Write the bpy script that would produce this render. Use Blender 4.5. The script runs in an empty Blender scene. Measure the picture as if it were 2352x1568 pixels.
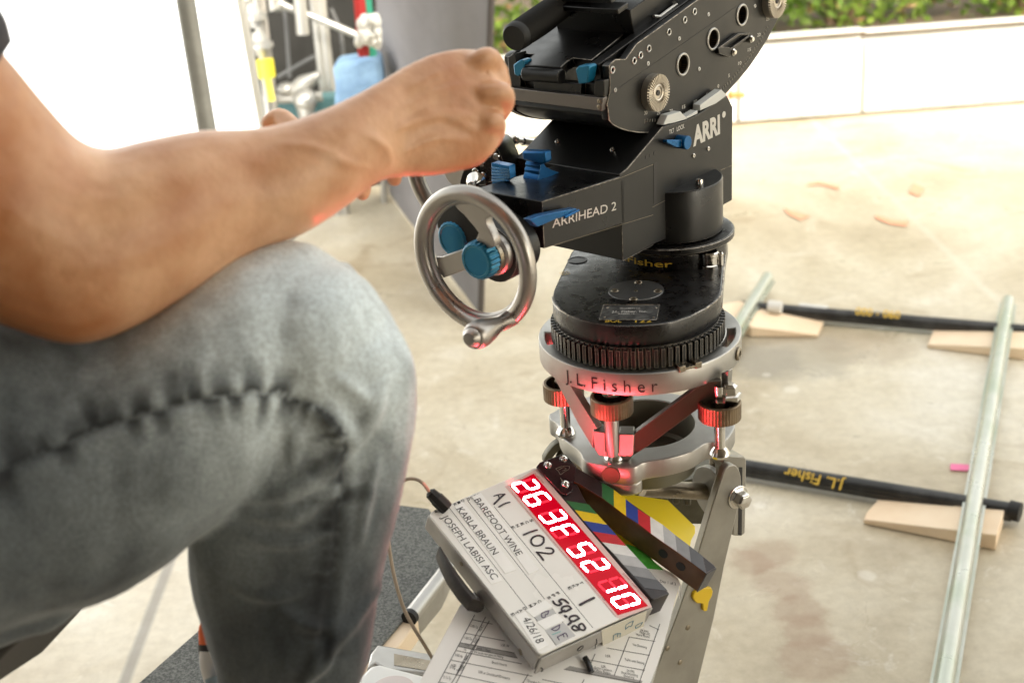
import bpy, bmesh, math, random
import numpy as np
from mathutils import Vector, Matrix, noise as mnoise
random.seed(7)
V = Vector
scene = bpy.context.scene
COL = scene.collection

# ---------------------------------------------------------------- camera
FPX = 2900.0; TILT = math.radians(23.5); ROLL = math.radians(4.3)
CAM = V((0, 0, 1.3))
Fv = V((0, math.cos(TILT), -math.sin(TILT)))
_R0 = V((1, 0, 0)); _U0 = V((0, math.sin(TILT), math.cos(TILT)))
Rv = _R0 * math.cos(ROLL) - _U0 * math.sin(ROLL)
Uv = _R0 * math.sin(ROLL) + _U0 * math.cos(ROLL)
cd = bpy.data.cameras.new('camera'); cam = bpy.data.objects.new('camera', cd); COL.objects.link(cam)
cam.matrix_world = Matrix((( Rv.x, Uv.x, -Fv.x, CAM.x), (Rv.y, Uv.y, -Fv.y, CAM.y), (Rv.z, Uv.z, -Fv.z, CAM.z), (0, 0, 0, 1)))
cd.sensor_width = 36; cd.lens = 36 * FPX / 2352; cd.clip_end = 300; cd.clip_start = .05
cd.dof.use_dof = True; cd.dof.focus_distance = 1.45; cd.dof.aperture_fstop = 5.0
scene.camera = cam

# ---------------------------------------------------------------- light
SUN_EL = 37; SUN_AZ = 158          # azimuth from +Y towards +X
w = bpy.data.worlds.new('World'); scene.world = w; w.use_nodes = True
nt = w.node_tree; bg = nt.nodes['Background']
sky = nt.nodes.new('ShaderNodeTexSky'); sky.sky_type = 'NISHITA'; sky.sun_disc = False
sky.sun_elevation = math.radians(SUN_EL); sky.sun_rotation = math.radians(SUN_AZ)
sky.air_density = 1.0; sky.dust_density = 4.0; sky.ozone_density = .6
hs = nt.nodes.new('ShaderNodeHueSaturation'); hs.inputs['Saturation'].default_value = .30     # thin bright haze: a nearly white sky
wm_ = nt.nodes.new('ShaderNodeMix'); wm_.data_type = 'RGBA'; wm_.blend_type = 'MULTIPLY'; wm_.inputs[0].default_value = 1; wm_.inputs[7].default_value = (1, .95, .82, 1)
nt.links.new(sky.outputs[0], hs.inputs['Color']); nt.links.new(hs.outputs[0], wm_.inputs[6]); nt.links.new(wm_.outputs[2], bg.inputs[0]); bg.inputs[1].default_value = .15
sd = bpy.data.lights.new('sun', 'SUN'); sd.energy = .85; sd.angle = math.radians(10); sd.color = (1, .95, .84)
sun = bpy.data.objects.new('sun', sd); COL.objects.link(sun)
a = math.radians(SUN_AZ); e = math.radians(SUN_EL)
sdir = V((math.sin(a) * math.cos(e), math.cos(a) * math.cos(e), math.sin(e)))
sun.rotation_euler = (-sdir).to_track_quat('-Z', 'Y').to_euler(); sun.location = sdir * 20
scene.view_settings.view_transform = 'Standard'; scene.view_settings.look = 'None'
scene.view_settings.exposure = 2.25; scene.view_settings.gamma = 1

# ---------------------------------------------------------------- measuring helpers
def ray(x, y): return Fv + Rv * ((x - 1176) / FPX) + Uv * ((784 - y) / FPX)
def atd(x, y, d): return CAM + ray(x, y) * d
def atz(x, y, z): r = ray(x, y); return CAM + r * ((z - CAM.z) / r.z)
def aty(x, y, Y): r = ray(x, y); return CAM + r * (Y / r.y)
def pl(x, y, P): r = ray(x, y); return CAM + r * ((P[0] - CAM).dot(P[1]) / r.dot(P[1]))
def dep(p): return (p - CAM).dot(Fv)
def proj(p):
    v = p - CAM; d = v.dot(Fv); return (1176 + FPX * v.dot(Rv) / d, 784 - FPX * v.dot(Uv) / d)
def crop(ox, oy, s): return lambda *p: [(ox + s * x, oy + s * y) for x, y in p]
k1 = crop(1129, 0, .28); k2 = crop(922, 310.5, .336); k3 = crop(1185.4, 545.7, .252); k4 = crop(1185.4, 809, .252)
k5 = crop(969, 1034.9, .3402); m3 = crop(922, 376.3, .2761); m4 = crop(1223, 1034.9, .216); m5 = crop(969, 1081.9, .198)
m6 = crop(1185.4, 1298.3, .17223); m7 = crop(846.7, 1270, .19016); m8 = crop(1392.4, 987.8, .24596)
z1 = crop(1147.8, 1072.5, .096); z2 = crop(1279.5, 1185.4, .14397); z3 = crop(526.8, 0, .198); z4 = crop(1110.1, 0, .156)
z5 = crop(282.2, 1129, .32); z6 = crop(1599.4, 639.7, .4321); kj = crop(0, 526.8, .6644)
def hz(az): a = math.radians(az); return V((math.sin(a), math.cos(a), 0))
UP = V((0, 0, 1))

# ---------------------------------------------------------------- materials
def mat(name, col, rough=.5, metal=0., noise=None, bump=None, edge=None, coat=0., spec=.5, emis=None, sss=0., trans=0., rvar=None, aniso=None):
    m = bpy.data.materials.new(name); m.use_nodes = True; t = m.node_tree; N = t.nodes; Lk = t.links.new
    b = N['Principled BSDF']; c4 = (*col, 1)
    b.inputs['Base Color'].default_value = c4; b.inputs['Roughness'].default_value = rough
    b.inputs['Metallic'].default_value = metal; b.inputs['Specular IOR Level'].default_value = spec
    if coat: b.inputs['Coat Weight'].default_value = coat; b.inputs['Coat Roughness'].default_value = .12
    if sss:
        b.inputs['Subsurface Weight'].default_value = sss; b.inputs['Subsurface Radius'].default_value = (1, .35, .2); b.inputs['Subsurface Scale'].default_value = .006
    if emis: b.inputs['Emission Color'].default_value = (*emis[0], 1); b.inputs['Emission Strength'].default_value = emis[1]
    tc = N.new('ShaderNodeTexCoord'); src = None
    def nz(scale, det=5, ro=.6):
        n = N.new('ShaderNodeTexNoise'); n.inputs['Scale'].default_value = scale; n.inputs['Detail'].default_value = det
        n.inputs['Roughness'].default_value = ro; Lk(tc.outputs['Object'], n.inputs['Vector']); return n
    if noise:
        sc, c2, lo, hi = noise
        n = nz(sc); r = N.new('ShaderNodeValToRGB'); r.color_ramp.elements[0].position = lo; r.color_ramp.elements[1].position = hi
        r.color_ramp.elements[0].color = c4; r.color_ramp.elements[1].color = (*c2, 1)
        Lk(n.outputs['Fac'], r.inputs['Fac']); src = r.outputs['Color']
    if edge:
        rad, ecol, lo, hi = edge
        bv = N.new('ShaderNodeBevel'); bv.samples = 4; bv.inputs['Radius'].default_value = rad
        ge = N.new('ShaderNodeNewGeometry'); dt = N.new('ShaderNodeVectorMath'); dt.operation = 'DOT_PRODUCT'
        Lk(bv.outputs[0], dt.inputs[0]); Lk(ge.outputs['Normal'], dt.inputs[1])
        n2 = nz(260, 3); ad = N.new('ShaderNodeMath'); ad.operation = 'MULTIPLY_ADD'; ad.inputs[1].default_value = .10
        Lk(n2.outputs['Fac'], ad.inputs[0]); Lk(dt.outputs['Value'], ad.inputs[2])
        mr = N.new('ShaderNodeMapRange'); mr.inputs[1].default_value = hi; mr.inputs[2].default_value = lo; Lk(ad.outputs[0], mr.inputs[0])
        mx = N.new('ShaderNodeMix'); mx.data_type = 'RGBA'; Lk(mr.outputs[0], mx.inputs[0])
        if src: Lk(src, mx.inputs[6])
        else: mx.inputs[6].default_value = c4
        mx.inputs[7].default_value = (*ecol, 1); src = mx.outputs[2]
        mt = N.new('ShaderNodeMath'); mt.operation = 'MAXIMUM'; mt.inputs[1].default_value = metal; Lk(mr.outputs[0], mt.inputs[0]); Lk(mt.outputs[0], b.inputs['Metallic'])
    if src: Lk(src, b.inputs['Base Color'])
    if rvar:
        n3 = nz(rvar[0]); mr3 = N.new('ShaderNodeMapRange'); mr3.inputs[1].default_value = .35; mr3.inputs[2].default_value = .65
        mr3.inputs[3].default_value = rvar[1]; mr3.inputs[4].default_value = rvar[2]; Lk(n3.outputs['Fac'], mr3.inputs[0]); Lk(mr3.outputs[0], b.inputs['Roughness'])
    if bump:
        n4 = nz(bump[0], 4); bm = N.new('ShaderNodeBump'); bm.inputs['Strength'].default_value = bump[1]; bm.inputs['Distance'].default_value = bump[2]
        Lk(n4.outputs['Fac'], bm.inputs['Height']); Lk(bm.outputs[0], b.inputs['Normal'])
    if trans:
        tr = N.new('ShaderNodeBsdfTranslucent'); tr.inputs[0].default_value = (*[min(1, x * 1.05) for x in col], 1)
        ms = N.new('ShaderNodeMixShader'); ms.inputs[0].default_value = trans
        Lk(b.outputs[0], ms.inputs[1]); Lk(tr.outputs[0], ms.inputs[2]); Lk(ms.outputs[0], N['Material Output'].inputs[0])
    return m
M = {}
WEAR = (.0011, (.55, .50, .44), .93, 1.0)
M['black'] = mat('black_anodised_metal', (.0035, .0034, .0036), .34, 0, noise=(35, (.007, .0068, .0066), .4, .7), edge=WEAR, rvar=(30, .26, .40), bump=(900, .15, .0003), spec=.42)
M['blackside'] = mat('black_satin_metal', (.0065, .0065, .0065), .40, 0, noise=(12, (.010, .010, .0098), .35, .7), edge=WEAR, rvar=(14, .30, .44), bump=(1400, .25, .0003), spec=.42)
M['scuffed'] = mat('scuffed_black_paint', (.0045, .0038, .0038), .25, 0, noise=(90, (.018, .016, .015), .68, .86), edge=(.0016, (.6, .55, .48), .90, .99), rvar=(60, .2, .42), bump=(500, .2, .0003), spec=.6)
M['darkrub'] = mat('dark_rubber', (.006, .0055, .005), .6, 0, bump=(300, .3, .0005))
M['silver'] = mat('satin_aluminium', (.44, .43, .41), .36, .85, noise=(9, (.36, .35, .33), .4, .65), edge=(.0012, (.85, .83, .78), .93, 1.0), rvar=(18, .32, .48), bump=(1600, .12, .0003))
M['silverdk'] = mat('tarnished_steel', (.30, .26, .20), .34, .9, noise=(22, (.17, .14, .10), .42, .7), rvar=(30, .25, .45))
M['wheel'] = mat('cast_satin_alloy', (.40, .375, .35), .33, .9, noise=(8, (.31, .29, .265), .35, .7), rvar=(14, .27, .40), bump=(1300, .10, .0003))
M['chrome'] = mat('bright_steel', (.75, .73, .70), .15, 1.0, noise=(40, (.55, .52, .48), .4, .7))
M['brass'] = mat('knurled_brass', (.25, .19, .125), .33, .9, noise=(40, (.15, .11, .07), .4, .65))
M['blue'] = mat('blue_anodised', (.004, .11, .30), .30, .6, noise=(40, (.003, .07, .21), .4, .7), edge=(.0008, (.42, .55, .58), .90, .99), rvar=(40, .25, .42))
M['bluedk'] = mat('blue_anodised_worn', (.006, .15, .29), .36, .4, noise=(70, (.012, .17, .29), .45, .7), edge=(.0008, (.25, .5, .5), .92, 1.0))
M['edgew'] = mat('rubbed_bare_metal', (.42, .38, .33), .35, .9, noise=(160, (.10, .09, .08), .42, .62))
M['white'] = mat('white_ink', (.62, .61, .58), .55)
M['ink'] = mat('black_ink', (.012, .011, .013), .45)
M['marker'] = mat('marker_ink', (.022, .012, .020), .4)
M['purple'] = mat('purple_ink', (.10, .07, .14), .5)
M['teal'] = mat('teal_ink', (.02, .16, .26), .5)
M['yellowink'] = mat('yellow_ink', (.65, .42, .04), .5)
M['greylet'] = mat('light_grey_ink', (.62, .60, .56), .5)
def dup_mat(src, name, **k): return mat(name, *src, **k)
# ---------------------------------------------------------------- mesh building helpers
def basis(n, u=None):
    n = n.normalized()
    if u is None: u = V((0, 0, 1)).cross(n) if abs(n.z) < .95 else V((1, 0, 0))
    u = (u - n * u.dot(n)).normalized(); return u, n.cross(u), n
class MB:
    def __init__(s): s.v = []; s.f = []
    def add(s, vs, fs):
        o = len(s.v); s.v += [V(p) for p in vs]; s.f += [tuple(i + o for i in f) for f in fs]; return s
    def box(s, c, u, v, w):      # centre + three half-vectors
        P = [c + u * a + v * b + w * d for d in (-1, 1) for b in (-1, 1) for a in (-1, 1)]
        F = [(0, 2, 3, 1), (4, 5, 7, 6), (0, 1, 5, 4), (2, 6, 7, 3), (0, 4, 6, 2), (1, 3, 7, 5)]
        if u.cross(v).dot(w) < 0: F = [f[::-1] for f in F]
        return s.add(P, F)
    def prism(s, pts, ext):      # polygon pts extruded by vector ext
        n = len(pts); a = V((0, 0, 0))
        for i in range(n): a += pts[i].cross(pts[(i + 1) % n])
        if a.dot(ext) > 0: pts = pts[::-1]
        P = list(pts) + [p + ext for p in pts]
        F = [tuple(range(n)), tuple(range(2 * n - 1, n - 1, -1))] + [(i, i + n, (i + 1) % n + n, (i + 1) % n) for i in range(n)]
        return s.add(P, F)
    def loft(s, rings, cap=True):
        n = len(rings[0]); vs = [p for r in rings for p in r]; fs = []
        for i in range(len(rings) - 1):
            for j in range(n):
                k = (j + 1) % n; fs.append((i * n + j, i * n + k, (i + 1) * n + k, (i + 1) * n + j))
        if cap: fs.append(tuple(range(n))[::-1]); fs.append(tuple(range((len(rings) - 1) * n, len(rings) * n)))
        return s.add(vs, fs)
    def tube(s, pts, r, seg=12, flat=None):
        pts = [V(p) for p in pts]; n = len(pts)
        if not isinstance(r, (list, tuple)): r = [r] * n
        rings = []; pu = None
        for i, p in enumerate(pts):
            t = (pts[min(i + 1, n - 1)] - pts[max(i - 1, 0)])
            t = t.normalized() if t.length > 1e-9 else V((0, 0, 1))
            if flat is not None:
                b = flat[0]; a = t.cross(b).normalized(); ra, rb = r[i], flat[1]
            else:
                if pu is None: pu = t.orthogonal().normalized()
                a = (pu - t * pu.dot(t)).normalized(); pu = a; b = t.cross(a); ra = rb = r[i]
            rings.append([p + a * (ra * math.cos(k * 2 * math.pi / seg)) + b * (rb * math.sin(k * 2 * math.pi / seg)) for k in range(seg)])
        return s.loft(rings)
    def stroke(s, pts, n, wd, h=.00025):
        # a smooth inked line lying on a face
        P = [V(p) for p in pts]
        if len(P) > 2:
            Q = []
            for i in range(len(P) - 1):
                a, b, c, d = P[max(i - 1, 0)], P[i], P[i + 1], P[min(i + 2, len(P) - 1)]
                for t in (0, .25, .5, .75):
                    Q.append(.5 * ((2 * b) + (c - a) * t + (2 * a - 5 * b + 4 * c - d) * t * t + (3 * b - a - 3 * c + d) * t ** 3))
            Q.append(P[-1]); P = Q
        t0 = (P[0] - P[1]).normalized(); t1 = (P[-1] - P[-2]).normalized()
        P = [P[0] + t0 * wd * .45] + P + [P[-1] + t1 * wd * .45]
        return s.tube(P, [wd * .25] + [wd * .5] * (len(P) - 2) + [wd * .25], 8, flat=(n.normalized(), h))
    def lathe(s, c, ax, prof, seg=40, u=None, cap=True):      # prof [(r, h)]
        a, b, n = basis(ax, u)
        rings = [[c + n * h + a * (max(r, 1e-5) * math.cos(k * 2 * math.pi / seg)) + b * (max(r, 1e-5) * math.sin(k * 2 * math.pi / seg)) for k in range(seg)] for r, h in prof]
        return s.loft(rings, cap)
    def cyl(s, c, ax, r, h, seg=32): return s.lathe(c, ax, [(r, 0), (r, h)], seg)
    def ball(s, c, r, seg=14):
        if not isinstance(r, (list, tuple)): r = (r, r, r)
        rings = []
        for i in range(1, seg):
            t = math.pi * i / seg
            rings.append([c + V((r[0] * math.sin(t) * math.cos(k * 2 * math.pi / seg), r[1] * math.sin(t) * math.sin(k * 2 * math.pi / seg), -r[2] * math.cos(t))) for k in range(seg)])
        return s.loft(rings)
    def torus(s, c, ax, R, r, seg=72, sg=18, a0=0, a1=2 * math.pi, u=None):
        a, b, n = basis(ax, u); full = abs(a1 - a0 - 2 * math.pi) < 1e-6
        rings = []; m = seg
        for i in range(m + 1):
            t = a0 + (a1 - a0) * i / m; d = a * math.cos(t) + b * math.sin(t)
            rings.append([c + d * (R + r * math.cos(q * 2 * math.pi / sg)) + n * (r * math.sin(q * 2 * math.pi / sg)) for q in range(sg)])
        return s.loft(rings, not full)
    def slab(s, loops, n, th, bev=0.):      # flat plate with holes: first loop is the outline; extends th below the plane
        o = loops[0][0]; a, b, n = basis(n)
        cu = bpy.data.curves.new('tmp', 'CURVE'); cu.dimensions = '2D'; cu.fill_mode = 'BOTH'
        cu.extrude = th / 2 - bev; cu.bevel_depth = bev; cu.bevel_resolution = 1; cu.offset = -bev
        for lp in loops:
            sp = cu.splines.new('POLY'); sp.points.add(len(lp) - 1); sp.use_cyclic_u = True
            for q, p in zip(sp.points, lp): d = p - o; q.co = (d.dot(a), d.dot(b), 0, 1)
        ob = bpy.data.objects.new('tmp', cu); COL.objects.link(ob); dg = bpy.context.evaluated_depsgraph_get()
        me = bpy.data.meshes.new_from_object(ob.evaluated_get(dg))
        vs = [o + a * q.co.x + b * q.co.y + n * (q.co.z - th / 2) for q in me.vertices]; fs = [tuple(p.vertices) for p in me.polygons]
        bpy.data.objects.remove(ob); bpy.data.curves.remove(cu); bpy.data.meshes.remove(me)
        return s.add(vs, fs)
    def _txt(s, st, bold=0., shear=0.):
        cu = bpy.data.curves.new('tmp', 'FONT'); cu.body = st; cu.offset = bold; cu.shear = shear; cu.resolution_u = 4
        ob = bpy.data.objects.new('tmp', cu); COL.objects.link(ob); dg = bpy.context.evaluated_depsgraph_get()
        me = bpy.data.meshes.new_from_object(ob.evaluated_get(dg))
        vs = [(q.co.x, q.co.y) for q in me.vertices]; fs = [tuple(p.vertices) for p in me.polygons]
        bpy.data.objects.remove(ob); bpy.data.curves.remove(cu); bpy.data.meshes.remove(me); return vs, fs
    def text(s, st, p0, p1, n, cap, bold=0., shear=0., lift=.0004):
        vs, fs = s._txt(st, bold, shear)
        if not vs: return s
        x0 = min(v[0] for v in vs); x1 = max(v[0] for v in vs); L = (p1 - p0).length; sx = L / (x1 - x0); sy = cap / .72
        u = (p1 - p0).normalized(); n = n.normalized(); v = n.cross(u)
        return s.add([p0 + u * ((x - x0) * sx) + v * (y * sy) + n * lift for x, y in vs], fs)
    def textcyl(s, st, c, R, a0, a1, z0, cap, bold=0., lift=.0004):   # runs on a vertical drum, angles in radians (atan2)
        vs, fs = s._txt(st, bold); x0 = min(v[0] for v in vs); x1 = max(v[0] for v in vs)
        out = []
        for x, y in vs:
            t = a0 + (a1 - a0) * (x - x0) / (x1 - x0); out.append(V((c.x + (R + lift) * math.cos(t), c.y + (R + lift) * math.sin(t), z0 + y * cap / .72)))
        return s.add(out, fs)
    def build(s, name, m, parent=None, bev=0., smooth=35, bseg=2, label=None, sub=0):
        me = bpy.data.meshes.new(name)
        off = wpos(parent) if parent else V((0, 0, 0))
        me.from_pydata([tuple(p - off) for p in s.v], [], s.f); me.materials.append(m); me.update()
        if smooth:
            me.shade_smooth()
            try: me.set_sharp_from_angle(angle=math.radians(smooth))
            except Exception: pass
        o = bpy.data.objects.new(name, me); COL.objects.link(o)
        if parent: o.parent = parent
        if bev:
            b = o.modifiers.new('bevel', 'BEVEL'); b.width = bev; b.segments = bseg; b.limit_method = 'ANGLE'; b.angle_limit = math.radians(40)
        if sub:
            b = o.modifiers.new('sub', 'SUBSURF'); b.levels = sub; b.render_levels = sub
        if label: o['label'] = label
        return o
def wpos(o):
    p = V((0, 0, 0))
    while o: p += o.location; o = o.parent
    return p
def thing(name, label, cat, loc, group=None, kind=None):
    o = bpy.data.objects.new(name, None); COL.objects.link(o); o.location = loc; o.empty_display_size = .05
    o['label'] = label; o['category'] = cat
    if group: o['group'] = group
    if kind: o['kind'] = kind
    return o
def tag(o, label, cat, group=None, kind=None):
    o['label'] = label; o['category'] = cat
    if group: o['group'] = group
    if kind: o['kind'] = kind
    return o
def slabz(pts, z): return [atz(x, y, z) for x, y in pts]
def onp(pts, P): return [pl(x, y, P) for x, y in pts]
def circ(c, n, r, seg=28, u=None):
    a, b, n = basis(n, u); return [c + a * (r * math.cos(i * 2 * math.pi / seg)) + b * (r * math.sin(i * 2 * math.pi / seg)) for i in range(seg)]
def smoothpts(pts, k=4, closed=True):
    n = len(pts); Q = []
    for i in range(n if closed else n - 1):
        g = (lambda j: pts[j % n]) if closed else (lambda j: pts[min(max(j, 0), n - 1)])
        a, b, c, d = map(lambda q: V((*q, 0)) if len(q) == 2 else V(q), (g(i - 1), g(i), g(i + 1), g(i + 2)))
        for j in range(k):
            t = j / k; p = .5 * ((2 * b) + (c - a) * t + (2 * a - 5 * b + 4 * c - d) * t * t + (3 * b - a - 3 * c + d) * t ** 3); Q.append(p)
    if not closed: Q.append(V((*pts[-1], 0)) if len(pts[-1]) == 2 else V(pts[-1]))
    return [(q.x, q.y) for q in Q] if len(pts[0]) == 2 else Q
def screw(mb, c, n, r, h=.0015): mb.lathe(c, n, [(r, -.001), (r, h * .6), (r * .8, h), (r * .45, h), (r * .4, h * .3)], 14)
# ================================================================ ground
def floor_mat():
    m = bpy.data.materials.new('stained_concrete'); m.use_nodes = True; t = m.node_tree; N = t.nodes; L = t.links.new; b = N['Principled BSDF']
    tc = N.new('ShaderNodeTexCoord')
    def nz(sc, det=6, ro=.6, dis=0.):
        n = N.new('ShaderNodeTexNoise'); n.inputs['Scale'].default_value = sc; n.inputs['Detail'].default_value = det; n.inputs['Roughness'].default_value = ro; n.inputs['Distortion'].default_value = dis; L(tc.outputs['Object'], n.inputs['Vector']); return n.outputs['Fac']
    def ramp(src, els):
        r = N.new('ShaderNodeValToRGB'); cr = r.color_ramp
        while len(cr.elements) < len(els): cr.elements.new(.5)
        for e_, (p, c) in zip(cr.elements, els): e_.position = p; e_.color = (*c, 1)
        L(src, r.inputs[0]); return r.outputs[0]
    def mix(f, a_, b_, mode='MIX'):
        x = N.new('ShaderNodeMix'); x.data_type = 'RGBA'; x.blend_type = mode
        if isinstance(f, float): x.inputs[0].default_value = f
        else: L(f, x.inputs[0])
        for i, v in ((6, a_), (7, b_)):
            if isinstance(v, tuple): x.inputs[i].default_value = (*v, 1)
            else: L(v, x.inputs[i])
        return x.outputs[2]
    base = ramp(nz(1.3, 8, .62, .6), [(.30, (.37, .305, .21)), (.44, (.51, .44, .32)), (.56, (.61, .55, .43)), (.70, (.76, .72, .63))])
    fine = ramp(nz(38, 6, .7), [(.3, (.78, .76, .74)), (.6, (1, 1, 1))]); c = mix(.8, base, fine, 'MULTIPLY')
    sp = ramp(nz(9, 5, .75, 1.2), [(.60, (0, 0, 0)), (.72, (1, 1, 1))]); c = mix(sp, c, mix(.5, c, (.80, .77, .70)))
    st = ramp(nz(2.6, 4, .6, 1.5), [(.60, (0, 0, 0)), (.70, (.55, .55, .55))]); c = mix(st, c, (.30, .215, .12))
    def line(p0, p1, wdt, col, c, amt=.7):
        d = (p1 - p0).normalized(); n_ = V((-d.y, d.x, 0))
        dt = N.new('ShaderNodeVectorMath'); dt.operation = 'DOT_PRODUCT'; dt.inputs[1].default_value = n_; L(tc.outputs['Object'], dt.inputs[0])
        s_ = N.new('ShaderNodeMath'); s_.operation = 'SUBTRACT'; s_.inputs[1].default_value = p0.dot(n_); L(dt.outputs['Value'], s_.inputs[0])
        ab = N.new('ShaderNodeMath'); ab.operation = 'ABSOLUTE'; L(s_.outputs[0], ab.inputs[0])
        mr = N.new('ShaderNodeMapRange'); mr.inputs[1].default_value = wdt * .4; mr.inputs[2].default_value = wdt; mr.inputs[3].default_value = amt; mr.inputs[4].default_value = 0; L(ab.outputs[0], mr.inputs[0])
        return mix(mr.outputs[0], c, col)
    c = line(atz(1870, 280, 0), atz(2290, 690, 0), .016, (.74, .71, .64), c, .22)
    c = line(atz(390, 1290, 0), atz(285, 1568, 0), .014, (.20, .18, .15), c, .8)
    # spilled stain near the lower right
    def blob(px, rad, col, c, amt):
        q = atz(*px, 0); v = N.new('ShaderNodeVectorMath'); v.operation = 'DISTANCE'; v.inputs[1].default_value = q; L(tc.outputs['Object'], v.inputs[0])
        ad = N.new('ShaderNodeMath'); ad.operation = 'MULTIPLY_ADD'; ad.inputs[1].default_value = rad * 1.6; L(nz(14, 5, .7), ad.inputs[0]); L(v.outputs['Value'], ad.inputs[2])
        mr = N.new('ShaderNodeMapRange'); mr.inputs[1].default_value = rad * 1.55; mr.inputs[2].default_value = rad * 1.95; mr.inputs[3].default_value = amt; mr.inputs[4].default_value = 0; L(ad.outputs[0], mr.inputs[0]); return mix(mr.outputs[0], c, col)
    for px, rd in (((1770, 1270), .05), ((1800, 1340), .05), ((1830, 1400), .045), ((1850, 1450), .045), ((1880, 1510), .06), ((1720, 1290), .04)): c = blob(px, rd, (.30, .185, .115), c, .42)
    c = blob((1820, 815), .16, (.28, .25, .20), c, .5); c = blob((1990, 800), .11, (.33, .26, .18), c, .4); c = blob((1750, 825), .10, (.25, .22, .18), c, .5)
    for px, rd in (((1820, 895), .022), ((1745, 1160), .015), ((1990, 1320), .02), ((1760, 860), .012)): c = blob(px, rd * .8, (.82, .78, .70), c, .35)
    L(c, b.inputs['Base Color'])
    rr = N.new('ShaderNodeMapRange'); rr.inputs[1].default_value = .35; rr.inputs[2].default_value = .65; rr.inputs[3].default_value = .26; rr.inputs[4].default_value = .50; L(nz(3.5, 6, .7, .8), rr.inputs[0]); L(rr.outputs[0], b.inputs['Roughness'])
    bm = N.new('ShaderNodeBump'); bm.inputs['Strength'].default_value = .35; bm.inputs['Distance'].default_value = .002; L(nz(45, 8, .8), bm.inputs['Height']); L(bm.outputs[0], b.inputs['Normal'])
    b.inputs['Specular IOR Level'].default_value = .5
    return m
b = MB(); b.add([V((-60, -40, 0)), V((60, -40, 0)), V((60, 80, 0)), V((-60, 80, 0))], [(0, 1, 2, 3)]); g = b.build('ground', floor_mat(), smooth=0); g['kind'] = 'structure'; g['label'] = 'tan stained concrete ground under the whole set'
# ---------------- added unseen shelter that blocks light: roof overhead, back and side walls
shm = mat('light_block_board', (.22, .20, .17), .8, noise=(3, (.18, .16, .14), .4, .6))
she = thing('shade_shelter', 'added out-of-view roof and walls that shade the camera position', 'shelter', V((0, -3, 0)))
b = MB(); b.box(V((0, -2.6, 3.05)), V((6, 0, 0)), V((0, 3.4, 0)), V((0, 0, .05))); b.build('roof', shm, she)
b = MB(); b.box(V((0, -5.9, 1.5)), V((6, 0, 0)), V((0, .06, 0)), V((0, 0, 1.49))); b.build('light_block_wall', shm, she)
b = MB(); b.box(V((-5.9, -2.6, 1.5)), V((.06, 0, 0)), V((0, 3.2, 0)), V((0, 0, 1.49))); b.build('side_wall', shm, she)
# ---------------- track
tr = thing('dolly_track', 'straight silver dolly rails on black cross sleepers lying on the concrete', 'dolly track', atz(2240, 1000, 0))
M['rail'] = mat('greenish_steel_rail', (.52, .53, .48), .3, .7, noise=(7, (.42, .46, .38), .42, .62), rvar=(12, .25, .45))
def rail(pA, pB, z_=.045):
    A = atz(*pA, z_); B = atz(*pB, z_); d = (B - A).normalized(); s_ = V((d.y, -d.x, 0)); b = MB()
    b.tube([A, B], .0150, 20)
    b.box((A + B) / 2 - UP * .012, (B - A) / 2, s_ * .020, UP * .004); b.build('rail', M['rail'], tr)
rail((2316, 690), (2135, 1760)); rail((1763, 636), (1530, 1014))
M['sleeper'] = mat('black_sleeper_tube', (.018, .018, .018), .38, 0, noise=(14, (.06, .06, .06), .45, .7))
def sleeper(pA, pB, word, tA, tB):
    A = atz(*pA, .028); B = atz(*pB, .028); b = MB(); b.tube([A, B], .015, 18); b.box((A + B) / 2 - UP * .008, (B - A) / 2, (B - A).cross(UP).normalized() * .017, UP * .006); o = b.build('sleeper', M['sleeper'], tr)
    b = MB(); d = (B - A).normalized(); n_ = (UP * .75 + d.cross(UP) * .65).normalized(); n_ = n_ if n_.dot(CAM - A) > 0 else (UP * .75 - d.cross(UP) * .65).normalized()
    a_ = pl(*tA, ((A + B) / 2 + n_ * .0152, n_)); c_ = pl(*tB, ((A + B) / 2 + n_ * .0152, n_)); a_ -= n_.cross((c_ - a_).normalized()) * .0; b.text(word, a_, c_, n_, .022, bold=.01); b.build('lettering', M['yellowink'], o, smooth=0); return o
o = sleeper((1700, 703), (2420, 765), '000 - 060', (1964, 722), (2066, 732))
b = MB(); A = atz(1765, 703, .044); B = atz(1795, 706, .044); b.tube([A, B], .0158, 16); A = atz(1836, 709, .03); B = atz(1900, 716, .03); b.tube([A, B], .0158, 16); b.build('tape_band', M['white'], o)
sleeper((1540, 1043), (2326, 1172), 'J.L. Fisher', (1942, 1104), (1805, 1072))
b = MB(); A = atz(2318, 1170, .028); B = atz(2322, 1171, .028); b.cyl(A, (B - A), .0185, .02, 18); b.build('sleeper_cap', M['darkrub'], tr)
M['wood'] = mat('pale_pine', (.82, .66, .48), .55, noise=(9, (.76, .58, .40), .4, .65), bump=(80, .2, .001))
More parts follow.
